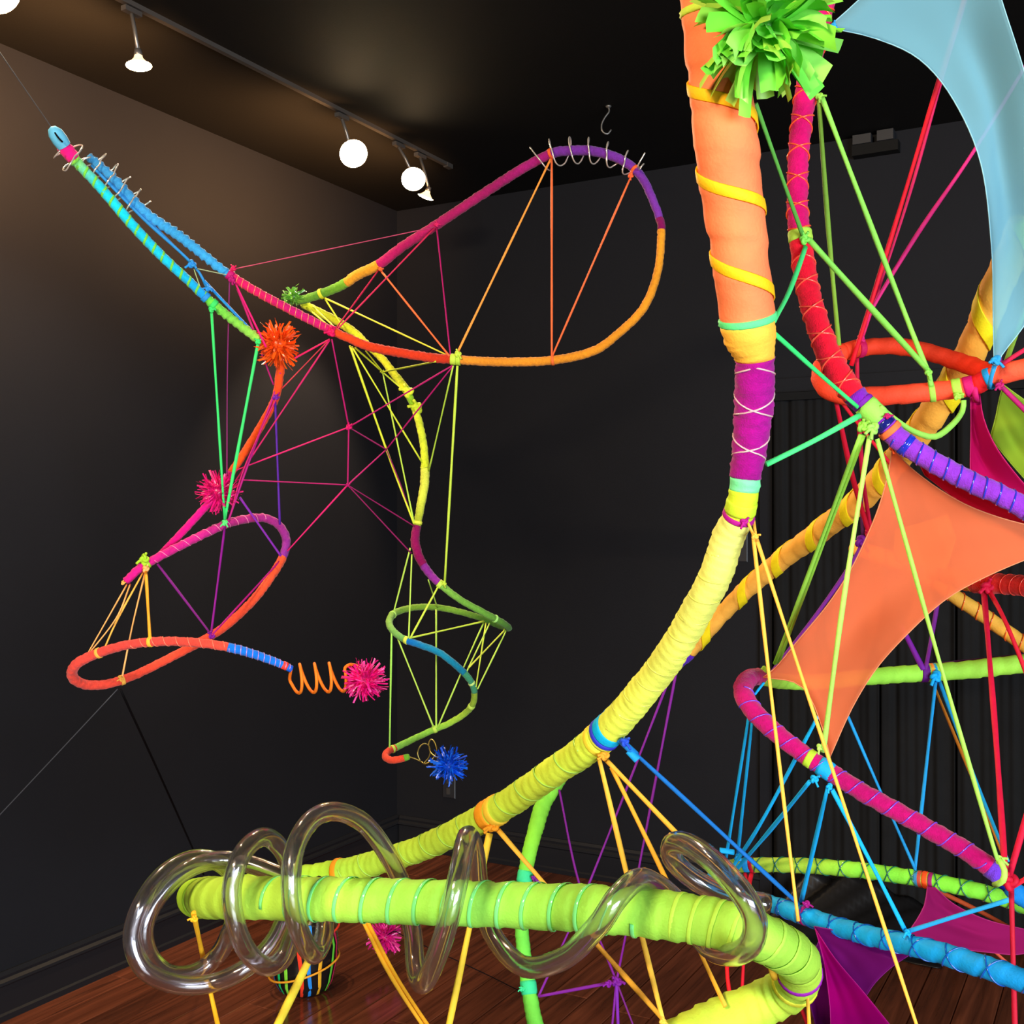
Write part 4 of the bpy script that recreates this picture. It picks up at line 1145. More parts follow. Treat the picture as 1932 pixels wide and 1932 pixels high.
sail('pale yellow sail glimpsed through the orange fabric', '#c8cc50', 0.95,
     [[(1690, 1000, 2.2), (1735, 988, 2.18), (1788, 972, 2.16)], [(1788, 972, 2.16), (1796, 995, 2.16), (1803, 1016, 2.15)],
      [(1803, 1016, 2.15), (1794, 1045, 2.16), (1786, 1072, 2.17)], [(1786, 1072, 2.17), (1730, 1064, 2.2), (1690, 1060, 2.22), (1690, 1000, 2.2)]], 0.001, 0.0, 10)
sl = sail('deep pink sail hanging from the red loop behind the violet tube', '#cc1470', 0.93,
     [[(1831, 742, 1.93), (1848, 742, 1.93)], [(1848, 742, 1.93), (1856, 790, 1.91), (1880, 845, 1.89), (1925, 905, 1.87), (1990, 975, 1.84)],
      [(1990, 975, 1.84), (1932, 960, 1.87), (1880, 935, 1.9), (1831, 905, 1.93)], [(1831, 905, 1.93), (1831, 860, 1.94), (1832, 800, 1.94), (1831, 742, 1.93)]], 0.004, 0.02)
strand(sl, [P(1838, 728, 1.90), P(1840, 745, 1.90), P(1842, 756, 1.92)], 14, '#c8146c', 'tie')
sl = sail('lime green sail at the right edge behind the pink sail', '#a8cc3c', 0.95,
     [[(1893, 726, 2.05), (1932, 754, 2.05), (1985, 790, 2.05)], [(1985, 790, 2.05), (1990, 870, 2.05), (1995, 960, 2.05)],
      [(1995, 960, 2.05), (1932, 902, 2.08), (1868, 826, 2.12)], [(1868, 826, 2.12), (1878, 790, 2.1), (1886, 750, 2.07), (1893, 726, 2.05)]], 0.002, 0.02)
sail('dark red sail edge showing below the violet tube', '#c01430', 0.93,
     [[(1728, 862, 1.83), (1800, 902, 1.83), (1900, 955, 1.83), (1950, 985, 1.83)], [(1950, 985, 1.83), (1960, 1010, 1.85)],
      [(1960, 1010, 1.85), (1890, 985, 1.87), (1810, 945, 1.88), (1745, 896, 1.86)], [(1745, 896, 1.86), (1728, 862, 1.83)]], 0.001, 0.01, 12)
sl = sail('dusky pink sail tied under the lime and black corded tube', '#a8206c', 0.92,
     [[(1750, 1672, 2.08), (1764, 1674, 2.08)], [(1764, 1674, 2.08), (1800, 1706, 2.1), (1860, 1735, 2.12), (1932, 1753, 2.14), (2010, 1768, 2.16)],
      [(2010, 1768, 2.16), (1932, 1799, 2.12), (1860, 1796, 2.1), (1800, 1788, 2.08), (1752, 1776, 2.06), (1706, 1770, 2.05)], [(1706, 1770, 2.05), (1728, 1738, 2.06), (1744, 1708, 2.07), (1750, 1672, 2.08)]], 0.004, 0.02)
sail('purple translucent sail hanging under the blue tube', '#8c1c88', 0.85,
     [[(1536, 1748, 2.06), (1600, 1760, 2.02), (1660, 1778, 1.98), (1718, 1800, 1.95)], [(1718, 1800, 1.95), (1680, 1826, 1.98), (1650, 1855, 2.0), (1632, 1882, 2.02)],
      [(1632, 1882, 2.02), (1600, 1850, 2.03), (1570, 1805, 2.05)], [(1570, 1805, 2.05), (1552, 1775, 2.06), (1536, 1748, 2.06)]], 0.002, 0.01)
sail('bright magenta sail fanning down at the bottom beside the lime bend', '#b4047c', 0.92,
     [[(1538, 1752, 2.03), (1575, 1808, 2.0), (1630, 1873, 1.97), (1700, 1960, 1.93)], [(1700, 1960, 1.93), (1640, 1990, 1.95), (1568, 1990, 1.97)],
      [(1568, 1990, 1.97), (1566, 1900, 1.99), (1556, 1820, 2.01)], [(1556, 1820, 2.01), (1546, 1780, 2.02), (1538, 1752, 2.03)]], 0.002, 0.01)
sail('narrow purple sail left of the magenta one at the bottom edge', '#8c1ca0', 0.85,
     [[(1545, 1776, 2.06), (1562, 1860, 2.05), (1572, 1990, 2.03)], [(1572, 1990, 2.03), (1560, 1995, 2.03)],
      [(1560, 1995, 2.03), (1538, 1930, 2.05), (1518, 1850, 2.07)], [(1518, 1850, 2.07), (1532, 1810, 2.07), (1545, 1776, 2.06)]], 0.002, 0.01, 14)

# ------------------------------------------------------------------ ribbons, cords and webs
def pt(q):
    """(x, y, depth) or (x, y, tube key[, side[, filters]])."""
    if isinstance(q[2], (int, float)):
        return P(*q)
    return T[q[2]].at(q[0], q[1], *(q[3:4] if len(q) > 3 else ()), **(q[4] if len(q) > 4 else {}))

def bundle(name, label, cat, strands, knots=(), group=None):
    first = pt(strands[0][0])
    low = min((pt(q) for s in strands for q in s[:-2]), key=lambda p: p[2])
    rt = root_at(name, low)
    for s in strands:
        strand(rt, [pt(q) for q in s[:-2]], s[-2], s[-1])
    for k in knots:
        knot(rt, pt(k[0]), k[1], k[2])
    tag(rt, label, cat, group)
    return rt

m1, m2, m3 = '#d8146c', '#b01068', '#8c1258'
n1, n2, n3 = (658, 806, 2.95), (729, 848, 3.0), (656, 915, 2.92)
bundle('cord_web', 'magenta cord web strung between the hoop, orange arm and hanging spiral', 'cord', [
    ((626, 640, 'hoop'), n1, 3.2, m2), (n1, (853, 690, 'hoop'), 3, m2), (n1, (440, 889, 'serpent'), 3, m1), (n1, n3, 3, m2), (n1, n2, 2.5, m3),
    (n2, (855, 690, 'hoop'), 3, m2), (n2, n3, 3, m2), (n3, (542, 1040, 'figure'), 3, m1), (n3, (446, 905, 'serpent'), 2.6, m2), (n3, (782, 993, 'drop'), 2.5, m3), (n3, (776, 1044, 'drop'), 2.5, m3), (n2, (755, 912, 3.02), (780, 985, 'drop'), 2.2, m3)],
    [(n1, 12, m1), (n3, 7, m2)])
bundle('cord_web', 'crimson cords fanning from the tie at the middle of the hoop', 'cord', [
    ((625, 632, 'hoop'), (714, 510, 'hoop'), 3, '#d82858'), ((628, 630, 'hoop'), (820, 430, 'hoop'), 3, '#d82858'),
    ((622, 640, 'hoop'), (556, 676, 2.82), 3.5, '#e41860'), ((620, 642, 'hoop'), (532, 733, 'serpent'), 2.4, '#d84050'), ((622, 642, 'hoop'), (444, 908, 'serpent'), 3.2, '#c81864'),
    ((824, 430, 'hoop'), (850, 672, 'hoop', -0.8, {'before': 15}), 3.2, '#b01468')], [((625, 628, 'hoop', -1.2), 16, '#e01460'), ((824, 424, 'hoop', -1.2), 9, '#d82468')])
bundle('cord', 'long thin pinkish cord from the blue arm tip to the hoop\'s upper side', 'cord', [((444, 507, 'hoop'), (822, 428, 'hoop'), 1.9, '#c84c70')])
bundle('cord_fan', 'magenta cords dropping from the joint of the blue and pink tube', 'cord', [
    ((433, 530, 'hoop'), (429, 700, 2.86), (428, 905, 'serpent'), 2.6, '#84246c'), ((442, 530, 'hoop'), (502, 655, 2.80), 4, '#f01478'), ((448, 545, 'hoop'), (478, 622, 2.80), 5, '#b81868'),
    ((494, 668, 2.85), (516, 726, 'serpent'), 3, '#b01870')], [((437, 526, 'hoop', -1.0), 14, '#b01470')])
bundle('cord_pair', 'magenta cords running tight along the orange arm down to the loop', 'cord', [
    ((529, 703, 'serpent'), (517, 745, 'serpent'), (470, 870, 2.86), (430, 985, 'figure'), 4.5, '#b0147c'), ((527, 740, 'serpent'), (462, 880, 2.85), (432, 982, 'figure'), 3, '#c8186c')])
bundle('ribbon_pair', 'bright green ribbons meeting in a V on the magenta loop', 'ribbon', [
    ((399, 588, 'serpent'), (424, 982, 'figure'), 5, '#38e070'), ((487, 648, 'serpent'), (424, 980, 'figure'), 6.5, '#40ea78')],
    [((399, 584, 'serpent', -1.2), 12, '#40e070'), ((487, 645, 'serpent', -1.2), 11, '#40ea78'), ((424, 986, 'figure', -1.3), 12, '#60e880')])
bundle('cord_fan', 'purple cords stretched across the magenta loop to the crossing below', 'cord', [
    ((519, 752, 'serpent'), (528, 990, 'figure'), 4.5, '#5a20a0'), ((452, 938, 2.86), (532, 1052, 'figure'), 4.5, '#7c20a8'), ((424, 995, 'figure'), (398, 1198, 'figure'), 4.5, '#8c1490'),
    ((297, 1064, 'figure'), (399, 1198, 'figure'), 4.5, '#781480'), ((531, 1055, 'figure'), (400, 1198, 2.66), 3.5, '#b0107c')], [((399, 1200, 'figure', -1.2), 13, '#8414a0'), ((520, 750, 'serpent', -1.2), 11, '#7020a0')])
yo = '#ffbc70'
bundle('ribbon_fan', 'apricot ribbons hanging from the lime knot down to the orange-red loop', 'ribbon', [
    ((275, 1076, 'figure'), (283, 1206, 'figure', -0.8, {'after': 18}), 6, '#fcb428'), ((274, 1080, 'figure'), (250, 1180, 2.60), (230, 1280, 'figure', -0.8, {'before': 18}), 3.5, yo),
    ((240, 1102, 'figure'), (163, 1238, 'figure', -0.8, {'after': 17}), 3, yo), ((246, 1102, 'figure'), (220, 1165, 2.55), (166, 1236, 'figure', -0.8, {'after': 17}), 3, yo), ((270, 1080, 'figure'), (222, 1168, 2.56), (196, 1226, 'figure', -0.8, {'after': 17}), 4, '#fcc050')],
    [((275, 1074, 'figure', -1.3), 14, yo)])
o1 = '#f4703c'
bundle('cord_web', 'orange cords strung across the inside of the big hoop', 'cord', [
    ((718, 510, 'hoop'), (848, 672, 'hoop', -0.8, {'before': 16}), 4, o1), ((1039, 300, 'hoop'), (860, 672, 'hoop', -0.8, {'before': 16}), 4.2, '#f8a040'), ((1041, 300, 'hoop'), (1041, 676, 'hoop', -0.8, {'before': 17}), 4.5, o1), ((1191, 332, 'hoop'), (1042, 672, 'hoop', -0.8, {'before': 17}), 4, o1)],
    [((1190, 331, 'hoop', -1.2), 11, '#f46434'), ((718, 508, 'hoop', -1.1), 8, o1)])
y1, y2 = '#dcec3c', '#c8e84c'
nd = (722, 702, 3.08)
bundle('cord_web', 'yellow-lime cords between the red side of the hoop and the yellow spiral', 'cord', [
    ((612, 562, 'hoop', -0.8, {'after': 30}), (848, 672, 'hoop', 0.5, {'before': 16}), 3.4, '#dce040'), ((614, 565, 3.18), (648, 618, 3.15), 3.4, y1), ((578, 580, 'drop'), (627, 620, 3.05), 3, y1), ((590, 578, 'drop'), (632, 618, 3.05), 3, y1),
    ((660, 652, 2.9), (729, 848, 3.02), (781, 988, 'drop'), 4.4, y1), ((664, 654, 2.9), (796, 872, 'drop'), 3.4, y1), ((670, 656, 2.92), nd, (764, 738, 'drop'), 3.6, y1), ((690, 662, 2.95), nd, 3.2, y1),
    (nd, (822, 682, 'hoop'), 3.4, '#c8e43c'), (nd, (781, 986, 'drop'), 3.2, '#b8e050'), ((855, 690, 'hoop'), (809, 889, 'drop'), 3.2, '#b8e04c'), ((863, 690, 'hoop'), (839, 1100, 'drop', -0.8, {'before': 26}), 5, y2)],
    [(nd, 6, y1), ((838, 1101, 'drop', -1.2, {'before': 26}), 9, y2)])
l1 = '#c0ec60'
lo = {'after': 44}
bundle('cord_web', 'lime cords lacing the turns of the thin hanging green spiral', 'cord', [
    ((774, 1034, 'drop'), (742, 1158, 'drop', -0.8, {'after': 30}), 3, l1), ((777, 1046, 'drop'), (771, 1204, 'drop', -0.8, {'after': 30}), 3, l1), ((808, 1094, 'drop'), (825, 1146, 'drop', -0.8, {'after': 28}), 2.8, l1), ((823, 1150, 3.1), (823, 1374, 'drop', -0.8, lo), 3.4, l1),
    ((826, 1108, 'drop', -0.8, {'before': 26}), (774, 1204, 'drop', -0.8, {'after': 32}), 3.6, '#d0ec50'), ((772, 1204, 'drop', -0.8, {'after': 32}), (914, 1172, 'drop', -0.8, {'before': 28}), 3.4, '#d0ec50'), ((739, 1192, 'drop'), (735, 1412, 'drop', -0.8, lo), 3.6, '#a8ec60'), ((751, 1206, 'drop', 0.8), (818, 1372, 'drop', -0.8, lo), 3.2, l1),
    ((913, 1174, 'drop', -0.8, {'before': 28}), (870, 1270, 2.95), (826, 1372, 'drop', -0.8, lo), 3.2, l1), ((917, 1175, 'drop', -0.8, {'before': 28}), (898, 1296, 'drop', -0.8, {'after': 40}), 3, '#d0ec50'), ((924, 1176, 'drop', -0.8, {'before': 28}), (880, 1268, 'drop', -0.8, {'after': 40}), 3, l1), ((953, 1188, 'drop', -0.8, {'before': 29}), (884, 1260, 2.88), 3, '#d8e850'), ((955, 1190, 'drop', -0.8, {'before': 29}), (901, 1300, 2.9), 3, l1)],
    [((953, 1188, 'drop', -1.2, {'before': 29}), 6, l1)])
bundle('ribbon', 'blue ribbon stretched slack beside the cyan arm', 'ribbon', [
    ((178, 318, 'hoop'), (270, 412, 2.74), (364, 499, 2.78), (393, 548, 2.79), 6, '#2a88d0'), ((385, 530, 2.78), (478, 628, 2.81), 6, '#1c84d8'), ((172, 312, 'hoop'), (300, 436, 2.76), (366, 502, 2.79), 5, '#2478bc')],
    [((362, 498, 2.77), 16, '#2c90dc'), ((393, 544, 2.77), 12, '#2c90dc')])
bundle('cord_pair', 'pale green wires tying the blue ribbon to both arms', 'cord', [((368, 506, 2.77), (434, 520, 'hoop'), 2, '#a8b88c'), ((366, 508, 2.77), (377, 540, 'serpent'), 2, '#a8b87c')])

# ---- ribbons of the big right-hand structure
yb, yd, yl = '#ffd02c', '#f8b428', '#ffbc48'
fr = {'after': 34}
bundle('ribbon', 'golden ribbon hanging from the rounded end of the lime tube', 'ribbon', [((365, 1722, 'arch', -0.3, fr), (395, 1862, 2.1), (428, 2010, 2.0), 10, '#f8b820')], [((366, 1734, 'arch', -0.5, fr), 14, '#f8b820')])
bundle('ribbon_fan', 'broad yellow ribbons from the band behind the lime tube to below the frame', 'ribbon', [
    ((648, 1662, 2.50), (585, 1806, 2.2), (505, 1972, 2.0), 15, '#fce040'), ((652, 1668, 2.50), (730, 1828, 2.3), (822, 1972, 2.2), 8, '#f8b82c'), ((658, 1666, 2.50), (738, 1826, 2.3), (832, 1972, 2.2), 8, '#f4b024')])
bundle('ribbon_fan', 'yellow ribbons tied to the gold band midway along the lower arch', 'ribbon', [
    ((924, 1572, 'arch', -0.9, {'before': 30}), (888, 1740, 2.2), (838, 1978, 2.1), 13, '#fcd43c'), ((940, 1566, 'arch', -0.9, {'before': 30}), (1100, 1752, 2.0), (1250, 1922, 'arch', -0.9, {'after': 42}), 10, '#fcc448')],
    [((930, 1560, 'arch', -1.2, {'before': 30}), 22, '#e89c20')])
bundle('ribbon_fan', 'yellow ribbons spreading from the orange knot under the blue band', 'ribbon', [
    ((1130, 1430, 'arch', -0.9, {'before': 24}), (1190, 1680, 1.85), (1250, 1922, 'arch', -0.9, {'after': 42}), 10, '#fccc4c'), ((1154, 1448, 1.98), (1258, 1662, 1.85), (1368, 1898, 'arch', -0.9, {'after': 42}), 9, '#f8b838'), ((1142, 1432, 'arch', -0.9, {'before': 24}), (1280, 1576, 1.86), (1352, 1652, 1.75), (1470, 1790, 'arch', 0.5, fr), 9.5, '#fcc444')],
    [((1141, 1426, 'arch', -1.2, {'before': 24}), 18, '#f0a834'), ((1250, 1926, 'arch', -1.1, {'after': 42}), 14, '#fcc448')])
bundle('ribbon_pair', 'two long apricot ribbons from the purple-tied neck of the arch', 'ribbon', [
    ((1408, 980, 'arch', -1.0), (1424, 1014, 1.66), 6, yl), ((1421, 975, 'arch', 0.6), (1426, 1012, 1.66), 6, yl), ((1421, 1012, 1.66), (1462, 1370, 1.62), (1506, 1738, 1.56), 7.5, yl), ((1426, 1012, 1.66), (1511, 1272, 1.62), (1560, 1420, 1.60), (1748, 1990, 1.5), 7.5, yl)],
    [((1424, 1012, 1.65), 14, yl)])
bundle('ribbon', 'deep blue ribbon stretched from the arch\'s blue band to the blue tube', 'ribbon', [((1168, 1394, 'arch', -0.9, {'before': 24}), (1200, 1424, 1.98), 13, '#1884d8'), ((1190, 1414, 1.98), (1340, 1552, 2.05), (1507, 1706, 'greenblue', -0.8, {'after': 11}), 8.5, '#1470c4'), ((1186, 1416, 1.975), (1203, 1434, 1.97), 15, '#18a0f0')],
    [((1178, 1400, 'arch', -1.2, {'before': 24}), 18, '#2450d0')])
pu = '#84209c'
pn = (1163, 1852, 2.75)
bundle('cord_web', 'purple cords behind the arch, knotted together low over the floor', 'cord', [
    ((1270, 1262, 'spiral'), (1111, 1668, 2.9), (1016, 1880, 'spiral'), 4.5, pu), ((1278, 1256, 'spiral'), (1206, 1634, 2.95), pn, 5, pu), ((1055, 1490, 'spiral'), (1093, 1668, 2.9), pn, 4.5, '#7c1c94'), ((1016, 1880, 'spiral'), pn, 6, pu),
    (pn, (1150, 1985, 2.7), 5, pu), (pn, (1168, 1985, 2.7), 7, '#8424b0'), (pn, (1214, 1985, 2.7), 4, '#7c2080'), ((1003, 1655, 'spiral'), (1050, 1684, 2.9), 4.5, pu)], [(pn, 20, pu), ((1148, 1856, 2.74), 14, '#8c1ca4'), ((1006, 1656, 'spiral', -1.2), 9, pu)])
g1, g2, g3 = '#94d84c', '#b4ec68', '#3ce878'
bundle('ribbon_fan', 'lime ribbons fanning down from the rosette knot on the violet tube', 'ribbon', [
    ((1624, 820, 'crimson', -1.0), (1462, 1252, 'magenta', -0.9, {'after': 9}), 8, g1), ((1630, 822, 'crimson', -1.0), (1468, 1252, 'magenta', -0.9, {'after': 9}), 7, '#88c840'), ((1641, 822, 'crimson', -1.0), (1592, 1130, 1.74), (1553, 1418, 'magenta', -1.0, {'before': 10}), 10, g2), ((1655, 828, 'crimson', -1.0), (1770, 1240, 1.72), (1872, 1590, 1.70), (1884, 1622, 'magenta', -1.0, {'before': 3}), 8.5, '#a4e45c')],
    [((1628, 806, 'crimson', -1.4), 22, g1), ((1647, 808, 'crimson', -1.4), 24, '#9ce060'), ((1547, 1410, 'magenta', -1.2, {'before': 10}), 14, g2), ((1886, 1622, 'magenta', -1.3, {'before': 3}), 18, g2)])
bundle('ribbon_loop', 'drooping lime ribbon loop between the rosette and the red loop', 'ribbon', [
    ((1660, 768, 'crimson', -1.0), (1690, 792, 1.76), (1724, 814, 1.79), (1764, 824, 1.82), (1798, 800, 1.86), (1816, 775, 1.9), (1818, 755, 'redloop', -1.0, {'before': 6}), 12, '#96dc58'),
    ((1884, 1622, 'magenta', -1.4, {'before': 3}), (1892, 1640, 1.72), (1890, 1660, 1.72), (1876, 1668, 1.73), 12, '#a4e45c')][:1])
bundle('ribbon', 'lime ribbon looped over the violet end of the magenta tube', 'ribbon', [((1884, 1620, 1.71), (1895, 1642, 1.70), (1892, 1662, 1.70), (1876, 1670, 1.72), 11, '#b0e860')])
bundle('ribbon_pair', 'mint green ribbons from the arch meeting in a V at the rosette', 'ribbon', [
    ((1462, 630, 'arch', 0.3), (1540, 700, 1.68), (1618, 768, 'crimson', -1.2), 9, g3), ((1446, 876, 'arch', 0.3), (1535, 832, 1.69), (1622, 784, 'crimson', -1.2), 11, '#4cf084')])
bundle('ribbon_fan', 'green ribbons crossing at the lime tie between the magenta and red wraps', 'ribbon', [
    ((1460, 606, 'arch', 0.0), (1490, 548, 1.68), (1520, 466, 'crimson', -1.2), 10, '#4ce880'), ((1426, 196, 1.60), (1470, 320, 1.68), (1516, 448, 'crimson', -1.2), 8.5, '#5cac44'), ((1526, 452, 'crimson', -1.2), (1610, 545, 1.82), (1752, 700, 'redloop', -1.2, {'before': 7}), 12, '#88dc54'), ((1752, 700, 'redloop', -1.2, {'before': 7}), (1757, 728, 'redloop', -1.1, {'before': 7}), 9, '#8cdc54')],
    [((1518, 452, 'crimson', -1.3), 20, '#84e058'), ((1752, 704, 'redloop', -1.3, {'before': 7}), 14, '#8cdc54')])
bundle('ribbon_pair', 'two lime ribbons dropping from the magenta wrap to the red loop', 'ribbon', [
    ((1544, 176, 'crimson', -0.6), (1562, 420, 1.95), (1584, 664, 'redloop', 0, {'after': 9}), 9, '#86b840'), ((1550, 182, 'crimson', -0.6), (1660, 470, 1.88), (1752, 706, 'redloop', -1.1, {'before': 7}), 10, '#98e858')], [((1546, 182, 'crimson', -1.1), 15, '#8ccc4c')])
bundle('ribbon', 'lime ribbon at the right edge above the red loop', 'ribbon', [((1960, 520, 2.0), (1926, 606, 1.98), (1892, 700, 'redloop', 0.5, {'before': 3}), 9, '#88ac3c')])
bundle('ribbon_pair', 'scarlet ribbon pair slanting up behind the blue sail', 'ribbon', [
    ((1606, 690, 'redloop', -1.2, {'after': 10}), (1700, 388, 2.0), (1773, 148, 1.96), (1830, -40, 1.94), 9, '#e8102c'), ((1626, 640, 'redloop', -1.2, {'after': 10}), (1712, 380, 2.03), (1780, 140, 1.98), (1834, -40, 1.95), 6, '#e02464')])
bundle('ribbon', 'hot pink ribbon slanting from the red loop behind the blue sail', 'ribbon', [((1622, 645, 'redloop', -1.2, {'after': 10}), (1640, 592, 2.04), (1732, 440, 2.02), (1838, 284, 2.0), (1960, 82, 1.98), 8, '#e0287c')], [((1626, 640, 'redloop', -1.3, {'after': 10}), 14, '#e0287c')])
bundle('ribbon_fan', 'crimson ribbons falling from the red loop to the purple knot', 'ribbon', [
    ((1576, 750, 'redloop', 0.2), (1606, 890, 2.1), (1640, 1008, 2.2), 10, '#d01438'), ((1586, 756, 'redloop', 0.2), (1632, 816, 2.05), (1684, 880, 2.1), 7, '#e41c34'), ((1617, 672, 'redloop', 0.4, {'after': 9}), (1619, 760, 2.1), (1628, 900, 2.15), (1644, 1008, 2.2), 9, '#cc1444')],
    [((1638, 1008, 2.19), 14, '#c01440')])
bundle('ribbon', 'purple ribbon slanting from its knot down behind the orange sail', 'ribbon', [((1632, 1015, 2.19), (1608, 1062, 2.18), (1540, 1160, 2.15), (1456, 1270, 'magenta', 0.2, {'after': 9}), 9, '#6c1c8c'), ((1624, 920, 2.2), (1628, 1010, 2.2), 8, '#50205c')], [((1625, 1022, 2.18), 24, '#6c1894')])
bundle('ribbon_pair', 'purple ribbons meeting in a V on the lime horizontal tube', 'ribbon', [((1700, 1180, 2.36), (1742, 1264, 'magenta', -0.9, {'after': 10}), 10, '#70189c'), ((1770, 1130, 2.38), (1760, 1190, 2.36), (1746, 1264, 'magenta', -0.9, {'after': 10}), 9, '#6c1c84'), ((1750, 1254, 'magenta', 0.5, {'after': 10}), (1960, 1232, 2.34), 5, '#4c1858')])
cr = '#d4143c'
bundle('ribbon_fan', 'crimson ribbons dropping from the glossy red tube to the right edge knot', 'ribbon', [
    ((1856, 1112, 'redstub', -1.0), (1878, 1380, 2.0), (1897, 1652, 1.78), 11, cr), ((1866, 1114, 'redstub', -1.0), (1900, 1180, 2.15), (1960, 1330, 2.1), 9, '#e01c34')], [((1864, 1108, 'redstub', -1.2), 26, '#c8103c'), ((1904, 1664, 1.76), 34, '#c81034')])
bundle('ribbon_fan', 'crimson ribbons above and below the knot at the lower right', 'ribbon', [
    ((1905, 1650, 1.76), (1960, 1460, 1.74), 11, cr), ((1908, 1676, 1.76), (1916, 1990, 1.7), 10, '#b80c30'), ((1912, 1672, 1.76), (1965, 1640, 1.75), 9, '#e01430')])
bundle('ribbon_pair', 'raspberry ribbons at the right end of the red loop', 'ribbon', [((1886, 726, 'redloop', -0.6, {'before': 3}), (1960, 800, 1.9), 9, '#b01868'), ((1888, 688, 'redloop', -0.6, {'before': 3}), (1965, 640, 1.84), 8, '#c81c4c'), ((1888, 690, 1.9), (1884, 664, 1.9), 8, '#8c1c90')], [((1886, 728, 'redloop', -1.0, {'before': 3}), 16, '#b01868')])
bl, bl2 = '#14b4ff', '#1c9ce0'
mh = {'before': 10}; gg = {'after': 10}; gi = {'before': 9}; bj = {'after': 11}
bundle('ribbon_fan', 'blue ribbons from the magenta tube gathered at the lime tube\'s left end', 'ribbon', [
    ((1414, 1344, 'magenta', 0.6, mh), (1368, 1630, 'greenblue', -0.9, gi), 6, bl), ((1420, 1352, 'magenta', 0.6, mh), (1392, 1612, 'greenblue', -0.9, gi), 6, bl), ((1543, 1352, 2.0), (1440, 1545, 2.15), (1372, 1652, 'greenblue', -0.9, gi), 7, bl), ((1528, 1474, 'magenta', -0.9, mh), (1450, 1570, 2.1), (1386, 1644, 'greenblue', -0.9, gi), 8, bl),
    ((1358, 1604, 2.28), (1385, 1608, 2.28), 10, bl), ((1441, 1288, 2.0), (1424, 1310, 1.98), 6, bl)], [((1392, 1618, 'greenblue', -1.3, gi), 14, bl)])
bundle('ribbon_fan', 'blue ribbons from the magenta tube\'s blue band to the blue tube', 'ribbon', [
    ((1562, 1484, 'magenta', -0.9, mh), (1512, 1700, 'greenblue', -0.9, bj), 8.5, bl), ((1570, 1490, 'magenta', -0.9, mh), (1640, 1622, 1.86), (1709, 1758, 'greenblue', -0.9, bj), 9, bl), ((1711, 1758, 'greenblue', -0.9, bj), (1812, 1726, 1.84), (1910, 1696, 1.80), 9, '#28a8ec')], [((1712, 1760, 'greenblue', -1.2, bj), 14, bl), ((1565, 1484, 'magenta', -1.2, mh), 13, bl)])
bundle('ribbon_fan', 'blue ribbons from the lime horizontal tube down to the black corded tube', 'ribbon', [
    ((1766, 1278, 'magenta', -0.9, gg), (1726, 1642, 'greenblue', -0.9, gi), 7, bl2), ((1772, 1284, 'magenta', -0.9, gg), (1840, 1470, 2.15), (1902, 1625, 1.95), 7, '#189cdc'), ((1600, 1352, 2.1), (1660, 1490, 2.12), (1727, 1640, 'greenblue', -0.9, gi), 6, bl2)], [((1766, 1276, 'magenta', -1.3, gg), 22, bl)])
bundle('cord', 'thin amber cord beside the blue ribbon at the lower right', 'cord', [((1758, 1284, 'magenta', 0.8, gg), (1835, 1470, 2.2), (1903, 1640, 2.0), 6, '#b4701c')])
bundle('cord_pair', 'rust coloured cords crossing behind the dusky pink sail', 'cord', [((1768, 1680, 2.2), (1840, 1715, 2.22), (1940, 1768, 2.24), 8, '#b4481c'), ((1868, 1788, 2.18), (1940, 1852, 2.16), 7, '#d8583c')])
bundle('ribbon_fan', 'scarlet ribbons below the lime bend at the bottom', 'ribbon', [
    ((1406, 1648, 'greenblue', -0.8, gi), (1414, 1690, 2.25), 8, '#e0142c'), ((1418, 1648, 'greenblue', -0.8, gi), (1408, 1690, 2.25), 8, '#e0142c'), ((1412, 1688, 2.26), (1372, 1810, 2.2), (1392, 1960, 2.15), 9, '#e4141c'), ((1412, 1688, 2.26), (1403, 1815, 2.2), (1396, 1960, 2.15), 7, '#d81028'), ((1412, 1690, 2.26), (1474, 1810, 2.15), (1540, 1975, 2.05), 7, '#e01830')], [((1412, 1670, 2.24), 12, '#e0142c')])
bundle('ribbon', 'yellow ribbon hooked round the lime bend at the bottom right', 'ribbon', [((1458, 1800, 1.60), (1456, 1826, 1.58), (1462, 1845, 1.60), 15, '#fcc438'), ((1522, 1860, 1.60), (1526, 1920, 1.58), (1530, 1990, 1.56), 8, '#fcb840')])

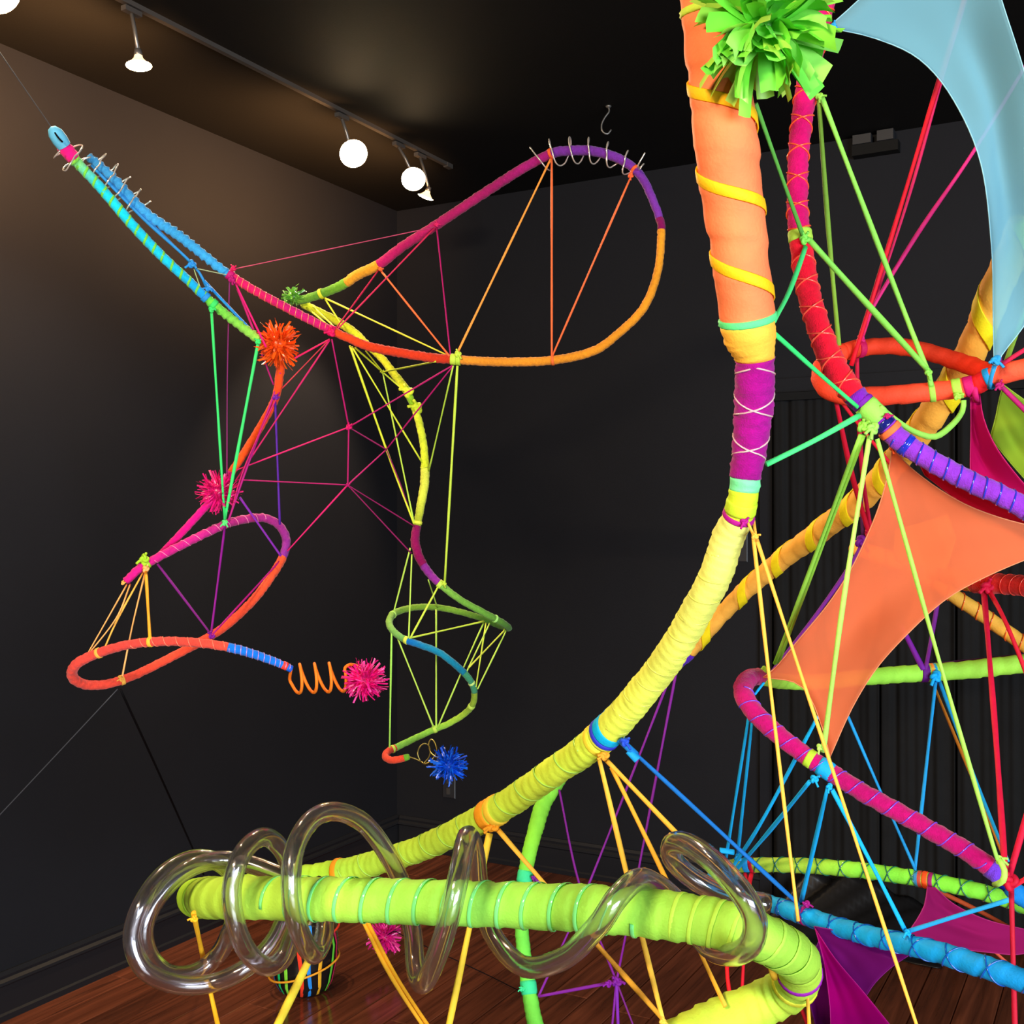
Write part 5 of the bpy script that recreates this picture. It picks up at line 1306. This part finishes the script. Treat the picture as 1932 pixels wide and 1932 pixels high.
# ------------------------------------------------------------------ striped pot on the floor
pb = P(574, 1868, 3.74); pb[2] = 0.0
pot = root_at('striped_pot', pb)
prof = [(0.0, 0.0005), (0.002, 0.062), (0.010, 0.078), (0.04, 0.094), (0.10, 0.106), (0.16, 0.108), (0.21, 0.100), (0.235, 0.090), (0.24, 0.082), (0.20, 0.078), (0.12, 0.0005)]
V, Fc = lathe(prof, pb, (0, 0, 1), 28)
rn = np.random.default_rng(3)
V = [np.array(v) + 0.0022 * rn.standard_normal(3) * (1 if v[2] > 0.004 else 0) for v in V]
mesh_obj('body', V, Fc, M_PLASTIC, pot)
sc_cols = ['#a8e83c', '#f45424', '#8434b0', '#1484f0', '#14d878', '#8ce840', '#f03c20', '#2890f0', '#f4b428', '#6cd83c', '#e02c60', '#18c8a0']
for k in range(17):
    a0 = -PI / 2 + (k - 6) * 2 * PI / 17 + 0.08 * math.sin(k * 2.3)
    V, hw = [], 0.0058
    pr = [(z, r + 0.003) for (z, r) in prof[1:9]]
    for (z, r) in pr:
        wob = 0.05 * math.sin(z * 30 + k)
        for sgn in (-1, 0, 1):
            a = a0 + wob + sgn * hw / 0.1
            V.append(pb + np.array([r * math.cos(a), r * math.sin(a), z + 0.001]) + 0.0012 * (sgn == 0) * np.array([math.cos(a), math.sin(a), 0]))
    Fc = [(i * 3 + j, i * 3 + j + 1, i * 3 + j + 4, i * 3 + j + 3) for i in range(len(pr) - 1) for j in range(2)]
    mesh_obj('ribbon_stripe', V, Fc, M_RIBBON, pot, srgb(sc_cols[k % 12]))
ring = []
for k in range(49):
    a = 2 * PI * k / 48
    ring.append(pb + np.array([0.115 * math.cos(a), 0.115 * math.sin(a), 0.085 + 0.03 * math.cos(a - 0.2)]))
V, Fc = sweep(ring, 0.0035, 6, cap=False); mesh_obj('cord_ring', V, Fc, M_RIBBON, pot, srgb('#f0a428'))
V, Fc = sweep(np.array(ring) + np.array([0, 0, 0.10]), 0.0035, 6, cap=False); mesh_obj('cord_ring', V, Fc, M_RIBBON, pot, srgb('#f04428'))
tag(pot, 'small black pot with upright neon ribbon stripes standing on the floor', 'pot')
